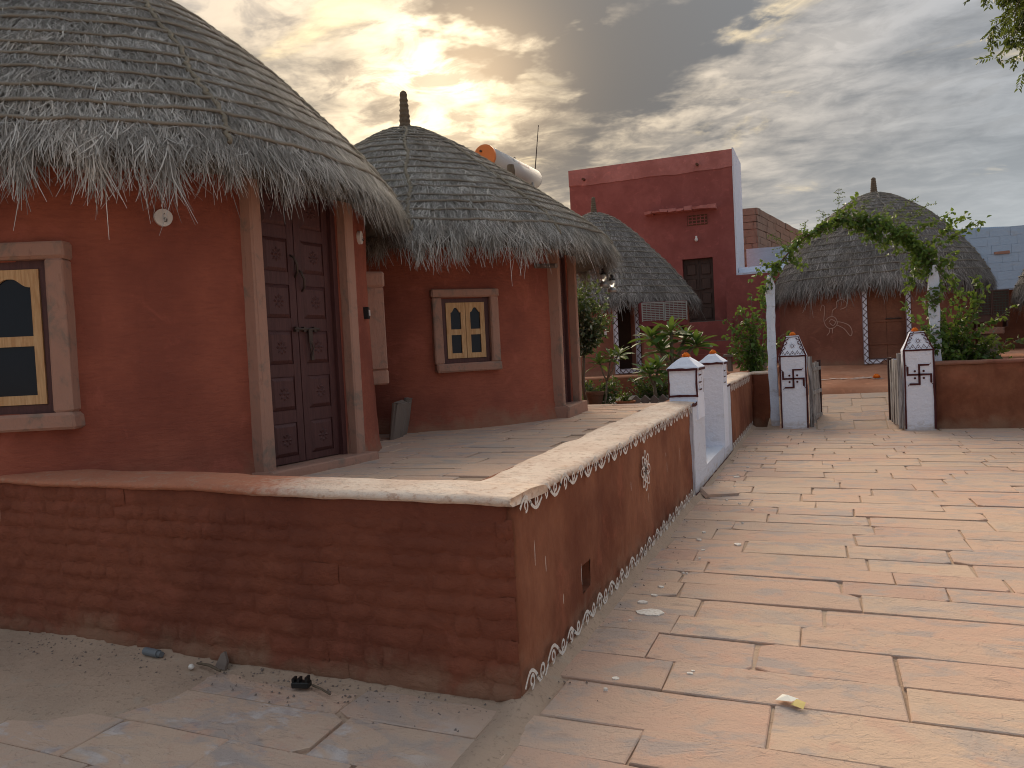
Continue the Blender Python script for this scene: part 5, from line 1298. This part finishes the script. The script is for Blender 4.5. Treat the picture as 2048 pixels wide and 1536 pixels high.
# ------------------------------------------------------------------ hanging lanterns
def lantern(loc, sc, label):
    t = thing('hurricane_lantern', label, 'lantern', loc, 'hurricane lanterns under the eave'); O = T(*loc) @ Matrix.Diagonal((sc, sc, sc, 1))
    MB().lathe([(0.085, 0), (0.085, 0.05), (0.06, 0.07), (0.045, 0.085)], 14, O).build('tank', M['steel'], t, smooth=True)
    MB().lathe([(0.042, 0.086), (0.062, 0.13), (0.055, 0.19), (0.038, 0.215)], 14, O).build('globe', M['lantern_glass'], t, smooth=True)
    MB().lathe([(0.06, 0.216), (0.06, 0.235), (0.035, 0.26), (0.035, 0.31), (0.05, 0.315), (0.02, 0.335)], 12, O).build('chimney', M['black'], t)
    for s in (-1, 1): MB().tube([(s * 0.08, 0, 0.04), (s * 0.095, 0, 0.12), (s * 0.085, 0, 0.22), (s * 0.04, 0, 0.285)], 0.008, 6, O).build('side_tube', M['steel'], t)
    MB().tube([(-0.08, 0, 0.24), (-0.06, 0, 0.34), (0, 0, 0.38), (0.06, 0, 0.34), (0.08, 0, 0.24)], 0.004, 5, O).tube([(0, 0, 0.38), (0, 0, 0.66)], 0.003, 5, O).build('bail', M['iron'], t)
lantern((-2.70, 10.42, 2.36), 0.72, 'hurricane lantern hanging higher, the left of the two under the eave')
lantern((-2.60, 10.46, 2.28), 0.72, 'hurricane lantern hanging lower, the right of the two under the eave')

# ------------------------------------------------------------------ plants
def leaves_mesh(P, D, Nn, L, Wd, fold=0.25, droop=0.15):
    D = D / (np.linalg.norm(D, axis=1)[:, None] + 1e-9); S_ = np.cross(D, Nn); S_ /= np.linalg.norm(S_, axis=1)[:, None] + 1e-9; U = np.cross(S_, D)
    L = L[:, None]; Wd = Wd[:, None]
    base = P; m1 = P + D * L * 0.38; m2 = P + D * L * 0.72; tip = P + D * L; tip = tip - U * L * droop; m2 = m2 - U * L * droop * 0.35
    up = U * Wd * fold
    V = np.stack([base, m1 - S_ * Wd * 0.5 + up, m2 - S_ * Wd * 0.36 + up * 0.8, tip, m2 + S_ * Wd * 0.36 + up * 0.8, m1 + S_ * Wd * 0.5 + up], 1).reshape(-1, 3)
    b = np.arange(len(P))[:, None] * 6
    return V, np.concatenate([b + np.array([0, 1, 2, 3]), b + np.array([0, 3, 4, 5])], 0)
def rand_dirs(n, up=0.0):
    d_ = rng.normal(size=(n, 3)); d_[:, 2] += up; return d_ / np.linalg.norm(d_, axis=1)[:, None]
def spray(stems, per, size, out=0.05, droop=0.3, jitter=0.5):
    """leaves set along polylines"""
    Ps, Ds = [], []
    for st in stems:
        st = np.array(st, float); seg = np.diff(st, axis=0); l = np.linalg.norm(seg, axis=1); cum = np.r_[0, np.cumsum(l)]
        n_ = max(2, int(cum[-1] * per)); t = np.sort(rng.random(n_)) * cum[-1]
        p = np.stack([np.interp(t, cum, st[:, k]) for k in range(3)], 1); i = np.clip(np.searchsorted(cum, t) - 1, 0, len(seg) - 1); tg = seg[i] / l[i][:, None]
        d_ = rand_dirs(n_) * 1.0 + tg * 0.6; d_[:, 2] -= droop
        Ps.append(p + rand_dirs(n_) * out * rng.random((n_, 1))); Ds.append(d_)
    P = np.concatenate(Ps); D = np.concatenate(Ds); n_ = len(P)
    Nn = rand_dirs(n_, 0.9)
    L = size * rng.uniform(0.6, 1.3, n_)
    return P, D, Nn, L
def wander(p0, p1, n=9, amp=0.12, sag=0.0):
    p0, p1 = np.array(p0, float), np.array(p1, float); t = np.linspace(0, 1, n)[:, None]; k = np.sin(np.pi * t)
    q = p0 + (p1 - p0) * t + np.cumsum(rng.normal(0, amp * 0.35, (n, 3)), 0) * np.minimum(1, t * 3)
    q[:, 2] -= (k[:, 0]) * sag; return q
def creeper(name, label, cat, loc, stems, per, size, mat, ratio=0.75, group=None, stem_r=0.006, out=0.06, droop=0.3, bark='stem'):
    t = thing(name, label, cat, loc, group)
    sm = MB()
    for st in stems: sm.tube([tuple(p) for p in st], [stem_r * (1.2 - 0.8 * i / len(st)) for i in range(len(st))], 5)
    sm.build('stem', M[bark], t, smooth=True, recalc=False, kind='stuff')
    P, D, Nn, L = spray(stems, per, size, out, droop)
    V, F = leaves_mesh(P, D, Nn, L, L * ratio)
    obj('foliage', np_mesh('foliage', V, F), M[mat], t, kind='stuff')
    return t

# creeper over the arch
A = lambda t, dz_=0.0, dy=0.0: np.array(arch_pt(t, dy)) + np.array([0, 0, dz_])
stems = [np.array([A(t, 0.02 * math.sin(t * 40), 0.02) for t in np.linspace(0.0, 1.0, 30)])]
for t0, n_ in ((0.05, 3), (0.16, 4), (0.3, 3), (0.42, 4), (0.5, 6), (0.58, 7), (0.66, 7), (0.74, 8), (0.82, 13), (0.9, 14), (0.97, 12)):
    for _ in range(n_):
        t = min(1, max(0, t0 + random.uniform(-0.05, 0.05))); p = A(t)
        e = p + np.array([random.uniform(-0.35, 0.35), random.uniform(-0.15, 0.2), random.uniform(-0.40, 0.25) * (1.1 if t0 > 0.4 else 0.6)])
        stems.append(wander(p, e, 7, 0.06))
for t0, e in ((0.93, (2.15, 14.7, 3.35)), (0.95, (2.35, 14.6, 3.15)), (0.85, (1.9, 14.7, 3.45)), (0.99, (2.05, 14.6, 2.1)), (0.08, (-1.05, 14.8, 2.55)), (0.04, (-1.0, 14.7, 2.3))): stems.append(wander(A(t0), e, 9, 0.07))
creeper('arch_creeper', 'bright green leafy creeper twined along the hoop over the gateway', 'creeper', (1.7, 14.5, 0), stems, 78, 0.078, 'leaf_vine', 0.75, out=0.10)
# feathery acacia-like shoots among it
stems = []
for p0, p1 in (((-0.45, 14.8, 3.0), (-0.75, 15.0, 3.35)), ((-0.3, 14.8, 3.1), (-0.2, 15.0, 3.55)), ((0.15, 14.8, 3.4), (0.05, 15.0, 3.72)), ((0.9, 14.8, 3.4), (1.1, 15.1, 3.78)), ((1.0, 14.8, 3.3), (1.55, 15.1, 3.75)),
               ((1.1, 14.8, 3.3), (1.75, 15.1, 3.62)), ((1.05, 14.8, 3.35), (1.62, 15.0, 3.55)), ((-0.35, 14.8, 3.05), (-0.6, 15.0, 3.2)), ((0.3, 15.2, 3.5), (0.27, 15.3, 4.15)), ((0.6, 14.8, 3.45), (0.75, 15.0, 3.8))):
    m_ = wander(p0, p1, 8, 0.04); stems.append(m_)
    for i in range(2, 8):
        for s in (-1, 1): stems.append(np.array([m_[i], m_[i] + np.array([s * random.uniform(0.03, 0.11), random.uniform(-0.03, 0.03), random.uniform(-0.06, 0.04)])]))
creeper('feathery_creeper', 'fine-leaved feathery shoots standing up from the top of the arch', 'creeper', (0.4, 14.8, 2.8), stems, 75, 0.035, 'leaf_vine', 0.4, stem_r=0.003, out=0.02)
# bushy creeper left of the left post
stems = []
for k in range(34):
    p0 = (-1.25 + random.uniform(-0.12, 0.12), 15.7, 0.97); e = (random.uniform(-1.72, -0.92), 15.6 + random.uniform(-0.15, 0.2), random.choice((random.uniform(1.1, 1.9), random.uniform(1.2, 2.55)))); stems.append(wander(p0, e, 9, 0.10))
for e in ((-1.80, 15.55, 1.92), (-1.78, 15.55, 1.72), (-0.95, 15.5, 2.65), (-1.3, 15.6, 2.3), (-0.55, 15.3, 1.8), (-0.6, 15.3, 1.7)): stems.append(wander((-1.2, 15.7, 1.3), e, 10, 0.08))
creeper('leafy_creeper', 'light green leafy creeper climbing left of the left stone post', 'creeper', (-1.25, 15.7, 0.95), stems, 34, 0.098, 'leaf_vine', 0.6, droop=0.55)
# thicker one on the right post
stems = []
for k in range(42):
    p0 = (1.95 + random.uniform(-0.15, 0.15), 14.75, 0.92); e = (random.uniform(1.55, 2.45), 14.7 + random.uniform(-0.15, 0.3), random.choice((random.uniform(1.05, 1.5), random.uniform(1.2, 2.5)))); stems.append(wander(p0, e, 9, 0.10))
for e in ((2.75, 14.75, 1.95), (2.70, 14.75, 1.75), (2.35, 14.7, 2.35), (2.5, 14.7, 1.25), (2.6, 14.8, 1.15), (1.5, 14.42, 1.75), (1.45, 14.40, 1.5), (1.35, 14.4, 1.95)): stems.append(wander((1.9, 14.75, 1.25), e, 10, 0.08))
for k in range(10): stems.append(np.array([(1.68 + 0.11 * math.cos(q + k), 14.52 + 0.11 * math.sin(q + k), 1.1 + 0.12 * k + 0.03 * q) for q in np.linspace(0, 5, 8)]))
creeper('leafy_creeper', 'dense green creeper wrapped round the right stone post', 'creeper', (1.95, 14.75, 0.9), stems, 40, 0.096, 'leaf_vine', 0.6, droop=0.5)
stems = [wander((2.3 + random.uniform(-0.3, 0.35), 14.85, 0.92), (2.35 + random.uniform(-0.5, 0.55), 14.85 + random.uniform(-0.2, 0.3), random.uniform(1.05, 1.45)), 6, 0.08) for _ in range(40)]
creeper('shrub', 'low dark green shrub behind the right garden wall', 'shrub', (2.3, 14.85, 0.9), stems, 30, 0.10, 'leaf_dark', 0.6)

# plumerias
def plum_leaf(seed):
    r = random.Random(seed); V = []; F = []; n = 7; dr = r.uniform(0.10, 0.30)
    for i in range(n):
        t = i / (n - 1); w = 0.5 * (math.sin(math.pi * min(1, t * 0.93 + 0.05)) ** 0.8) * (0.55 + 0.75 * t) * 0.30; z = -dr * t * t + 0.05 * t
        V += [(t, -w, z + w * 0.35), (t, 0, z), (t, w, z + w * 0.35)]
    for i in range(n - 1):
        for k in (0, 1): F.append((3 * i + k, 3 * i + k + 1, 3 * i + 4 + k, 3 * i + 3 + k))
    return MB().add(V, F).mesh(True, 'leaf', recalc=False)
PL = {k: [plum_leaf(s) for s in range(4)] for k in ('leaf_plum', 'leaf_sap')}
for k, v in PL.items():
    for me in v: me.materials.append(M[k])
def plumeria(label, base, tips, L, nl, mat, stem_r, spread=(0.2, 1.25)):
    t = thing('plumeria', label, 'plant', base, 'plumerias in the garden bed'); sm = MB(); base = Vector(base)
    fork = base + (sum((Vector(p) for p in tips), Vector()) / len(tips) - base) * 0.55
    sm.tube([base, base.lerp(fork, 0.5) + Vector((0.02, 0, 0)), fork], [stem_r, stem_r * 0.9, stem_r * 0.75], 7)
    for p in tips:
        p = Vector(p); mid = fork.lerp(p, 0.5) + Vector((0, 0, -0.04)); sm.tube([fork, mid, p], [stem_r * 0.75, stem_r * 0.65, stem_r * 0.55], 7)
    sm.build('stem', M['stem'], t, smooth=True, recalc=False)
    for p in tips:
        for k in range(nl):
            q = k * 2.399 + random.uniform(-0.3, 0.3); u = (k + 0.5) / nl; el = 1.35 - (spread[0] + (spread[1] - spread[0]) * u) * 1.25 + random.uniform(-0.12, 0.12); ll = L * random.uniform(0.7, 1.1) * (0.65 + 0.35 * u)
            Mo = T(p[0], p[1], p[2] - 0.08 * u) @ Matrix.Rotation(q, 4, 'Z') @ Matrix.Rotation(-el, 4, 'Y') @ Matrix.Rotation(random.uniform(-0.4, 0.4), 4, 'X') @ Matrix.Diagonal((ll, ll, ll, 1))
            obj('leaf', random.choice(PL[mat]), None, t, Mo)
plumeria('large plumeria with broad dark leaves in the middle of the garden bed', (-2.50, 13.95, 0.6), [(-2.80, 13.85, 1.72), (-2.45, 13.9, 1.80), (-2.05, 14.0, 1.55), (-2.60, 13.7, 1.50), (-2.25, 14.15, 1.68)], 0.46, 22, 'leaf_plum', 0.05)
plumeria('lower dark plumeria standing before the large one', (-2.60, 12.95, 0.6), [(-2.66, 12.90, 1.12), (-2.52, 13.0, 1.22)], 0.40, 20, 'leaf_plum', 0.035)
plumeria('slender pale green plumeria sapling behind the middle hut step', (-3.12, 11.66, 0.6), [(-2.98, 11.73, 1.42), (-3.16, 11.70, 1.36), (-2.86, 11.72, 1.46)], 0.29, 13, 'leaf_sap', 0.018)
# bush by the middle hut door, with pale-tipped leaves
stems = []
for k in range(60):
    e = np.array([-3.42, 12.15, 2.22]) + rand_dirs(1)[0] * np.array([0.42, 0.35, 0.58]) * random.uniform(0.5, 1.0); stems.append(wander((-3.5 + random.uniform(-0.05, 0.05), 12.1, 1.5), e, 8, 0.06))
tb_ = creeper('pale_leaved_bush', 'dark bush with some pale leaves behind the middle hut door', 'bush', (-3.5, 12.1, 0.6), stems, 48, 0.085, 'leaf_var', 0.48, out=0.10)
MB().tube([(-3.48, 12.1, 0.55), (-3.54, 12.08, 1.0), (-3.5, 12.1, 1.55)], [0.035, 0.03, 0.022], 7).build('trunk', M['bark'], tb_, smooth=True)
# low greenery along the back of the bed
for (x0, x1, y, hh, lab) in ((-3.75, -3.25, 12.75, 0.42, 'low dark shrub at the left end of the garden bed'), (-3.2, -2.55, 14.2, 0.36, 'low dark shrub along the back wall of the garden bed'), (-2.45, -1.9, 14.5, 0.36, 'low dark shrub under the large plumeria')):
    stems = [wander((random.uniform(x0, x1), y + random.uniform(-0.2, 0.2), 0.6), (random.uniform(x0 - 0.1, x1 + 0.1), y + random.uniform(-0.3, 0.3), 0.62 + hh * random.uniform(0.5, 1.1)), 5, 0.05) for _ in range(40)]
    creeper('shrub', lab, 'shrub', ((x0 + x1) / 2, y, 0.6), stems, 46, 0.07, 'leaf_dark', 0.55)
def pot(loc, r, h, label, mat, squat=False):
    t = thing('plant_pot', label, 'pot', loc, 'clay pots in the garden bed')
    prof = [(r * 0.66, 0), (r * 0.80, h * 0.5), (r * 0.95, h * 0.82), (r * 1.05, h * 0.83), (r * 1.05, h), (r * 0.9, h), (r * 0.85, h * 0.8), (0.02, h * 0.78)]
    MB().lathe(prof, 20, T(*loc)).build('pot', M[mat], t, smooth=False)
    return t
pot((-3.22, 11.60, 0.62), 0.135, 0.28, 'dark clay pot beside the sapling', 'terracotta_dark')
p2 = pot((-2.80, 11.77, 0.60), 0.145, 0.14, 'shallow orange clay bowl with a small plant', 'terracotta')
st_ = [wander((-2.80, 11.77, 0.70), (-2.80 + random.uniform(-0.12, 0.12), 11.77 + random.uniform(-0.1, 0.1), 0.78 + random.uniform(0, 0.12)), 4, 0.02) for _ in range(12)]
P, D, Nn, L = spray(st_, 60, 0.05); V, F = leaves_mesh(P, D, Nn, L, L * 0.6); obj('seedling', np_mesh('seedling', V, F), M['leaf_dark'], p2, kind='stuff')
eb = thing('brick_edging', 'row of grey bricks set cornerwise edging the gravel', 'edging', (-2.5, 12.5, 0.6))
for k in range(7): MB().box(-0.06, 0.06, -0.03, 0.03, -0.06, 0.06, T(-2.78 + 0.13 * k, 12.42 + 0.05 * k, 0.69) @ Matrix.Rotation(rad(45), 4, 'Y'), jit=0.006).build('brick', M['greystone'], eb)

# neem tree at the right, only the tip of a bough reaches into view
nt_ = thing('neem_tree', 'dark green neem bough drooping into the top right corner', 'tree', (4.9, 11.0, 0))
tr = MB(); trunk = [(4.9, 11.0, -0.1), (4.85, 11.0, 1.5), (4.75, 10.95, 3.0), (4.5, 10.9, 4.2)]
tr.tube(trunk, [0.24, 0.19, 0.16, 0.12], 10); boughs = []
for e in ((2.55, 10.75, 5.12), (2.45, 10.7, 5.45), (2.5, 10.8, 5.3), (2.8, 10.5, 5.9), (4.0, 12.6, 6.2), (5.8, 12.6, 6.3), (6.6, 10.8, 6.0), (5.2, 9.6, 6.2), (4.6, 11.4, 7.0), (2.66, 10.8, 4.95)):
    b_ = wander(trunk[-1], e, 8, 0.12); b_[:, 2] += np.sin(np.linspace(0, np.pi, 8)) * 0.25; boughs.append(b_); tr.tube([tuple(p) for p in b_], [0.09 - 0.01 * i for i in range(8)], 7)
tr.build('trunk', M['bark'], nt_, smooth=True, recalc=False)
Ps, Ds = [], []; tw = MB()
for b_ in boughs:
    for i in range(2, 8):
        for _ in range(24 if b_[-1][0] < 2.7 else 10):
            p0 = b_[i]; e = p0 + np.array([random.gauss(0, 0.26), random.gauss(0, 0.26), random.gauss(-0.10, 0.24)]); w_ = wander(p0, e, 5, 0.05, -0.04)
            tw.tube([tuple(p) for p in w_], 0.005, 4)
            for k in range(1, 5):
                for _2 in range(3):      # pinnate leaf: paired leaflets on a drooping rib
                    d_ = rand_dirs(1)[0]; d_[2] -= 0.9; d_ /= np.linalg.norm(d_); rl = random.uniform(0.14, 0.22); sd_ = np.cross(d_, rand_dirs(1)[0]); sd_ /= np.linalg.norm(sd_)
                    for u_ in np.linspace(0.15, 1.0, 6):
                        for s in (-1, 1): Ps.append(w_[k] + d_ * rl * u_); Ds.append(d_ * 0.9 + sd_ * s + np.array([0, 0, -0.25]))
tw.build('twigs', M['bark'], nt_, recalc=False, kind='stuff')
Ps, Ds = np.array(Ps), np.array(Ds); k_ = len(Ps); L = rng.uniform(0.045, 0.08, k_)
V, F = leaves_mesh(Ps, Ds, rand_dirs(k_, 0.6), L, L * 0.36); obj('crown', np_mesh('crown', V, F), M['leaf_neem'], nt_, kind='stuff')

# ------------------------------------------------------------------ litter on the ground
gz = 0.022
t = thing('pipe_stub', 'short grey plastic pipe stub lying at the foot of the brick wall', 'pipe', (-3.31, 3.13, gz))
F = T(-3.32, 3.135, gz + 0.024) @ Matrix.Rotation(rad(-8), 4, 'Z')
MB().tube([(-0.055, 0, 0), (0.05, 0, 0)], 0.021, 14, F).build('tube', M['grey_plastic'], t, smooth=False)
MB().tube([(0.05, 0, 0), (0.075, 0, 0)], 0.015, 12, F).build('spigot', M['grey_plastic'], t)
tag(MB().tube([(-2.99, 3.10, gz + 0.012), (-2.90, 3.085, gz + 0.016), (-2.80, 3.05, gz + 0.010)], [0.006, 0.008, 0.006], 6).build('twig', M['bark']), 'brown twig lying before the upright stone chip', 'twig')
F = T(-2.86, 3.115, gz) @ Matrix.Rotation(rad(-10), 4, 'Z') @ Matrix.Rotation(rad(-18), 4, 'X')
tag(MB().prism([(-0.04, -0.01), (0.035, -0.01), (0.042, 0.03), (0.01, 0.075), (-0.012, 0.06)], 0, 0.014, F).build('stone_chip', M['greystone']), 'grey pointed stone chip leaning on the brick wall', 'stone')
tag(MB().lathe([(0.004, 0), (0.014, 0.006), (0.016, 0.014), (0.010, 0.024), (0.003, 0.027)], 9, T(-2.99, 3.06, gz - 0.004), wob=0.1).build('pebble', M['paint_white'], smooth=True), 'pale pebble at the tip of the twig', 'pebble')
t = thing('plastic_clip', 'broken black plastic clip on the ground by the brick wall', 'plastic clip', (-2.30, 3.02, gz))
F = T(-2.30, 3.02, gz - 0.004) @ Matrix.Rotation(rad(12), 4, 'Z'); MB().box(-0.045, 0.04, -0.022, 0.022, 0, 0.028, F, bev=0.004).build('body', M['black'], t)
for x in (-0.036, -0.01, 0.028): MB().box(x - 0.005, x + 0.006, -0.02, 0.018, 0.0281, 0.045 + 0.006 * (x > 0), F).build('prong', M['black'], t)
tag(MB().tube([(-2.25, 3.03, gz + 0.006), (-2.18, 3.0, gz + 0.008), (-2.11, 2.965, gz + 0.004)], [0.006, 0.005, 0.004], 6).build('twig', M['bark']), 'dark thin twig beside the black plastic clip', 'twig')
t = thing('paper_scrap', 'torn white and yellow paper scrap on the lane', 'paper', (-0.18, 3.42, 0.02))
F = T(-0.18, 3.42, 0.024) @ Matrix.Rotation(rad(-20), 4, 'Z')
MB().add([(-0.05, -0.03, 0), (0.02, -0.035, 0.012), (0.03, 0.02, 0.006), (-0.045, 0.03, 0.004), (-0.01, 0, 0.02)], [(0, 1, 4), (1, 2, 4), (2, 3, 4), (3, 0, 4)], F).build('white_piece', M['paper'], t)
MB().add([(0.02, -0.042, 0.003), (0.075, -0.05, 0.0), (0.07, -0.01, 0.012), (0.028, 0.0, 0.013)], [(0, 1, 2, 3)], F).build('yellow_piece', M['paper_yellow'], t)
F = T(-1.04, 8.2, 0.02) @ Matrix.Rotation(rad(25), 4, 'Z') @ Matrix.Rotation(rad(7), 4, 'X') @ Matrix.Diagonal((0.75, 0.75, 1.3, 1))
tag(MB().prism([(-0.24, -0.0), (0.2, 0.0), (0.22, 0.022), (-0.2, 0.025)], -0.2, 0.16, F).build('broken_slate', M['flag']), 'broken stone flake lying below the white entrance', 'slate')
# fine grit by the walls
gr = MB()
for k in range(420):
    if random.random() < 0.55: x = random.uniform(-4.4, -1.3); y = wallA_y(x) - abs(random.gauss(0.03, 0.12)) - 0.02
    else: y = random.uniform(3.2, 12); x = -1.22 + abs(random.gauss(0.03, 0.12))
    s = random.uniform(0.0025, 0.007); z = max(lane_z(x, y), 0.006) + s * 0.2
    gr.add([(x + random.uniform(-s, s), y + random.uniform(-s, s), z + s), (x - s, y - s, z), (x + s, y - s, z), (x, y + s, z)], [(0, 1, 2), (0, 2, 3), (0, 3, 1)])
gr.build('grit', M['greystone'], recalc=False, kind='stuff')
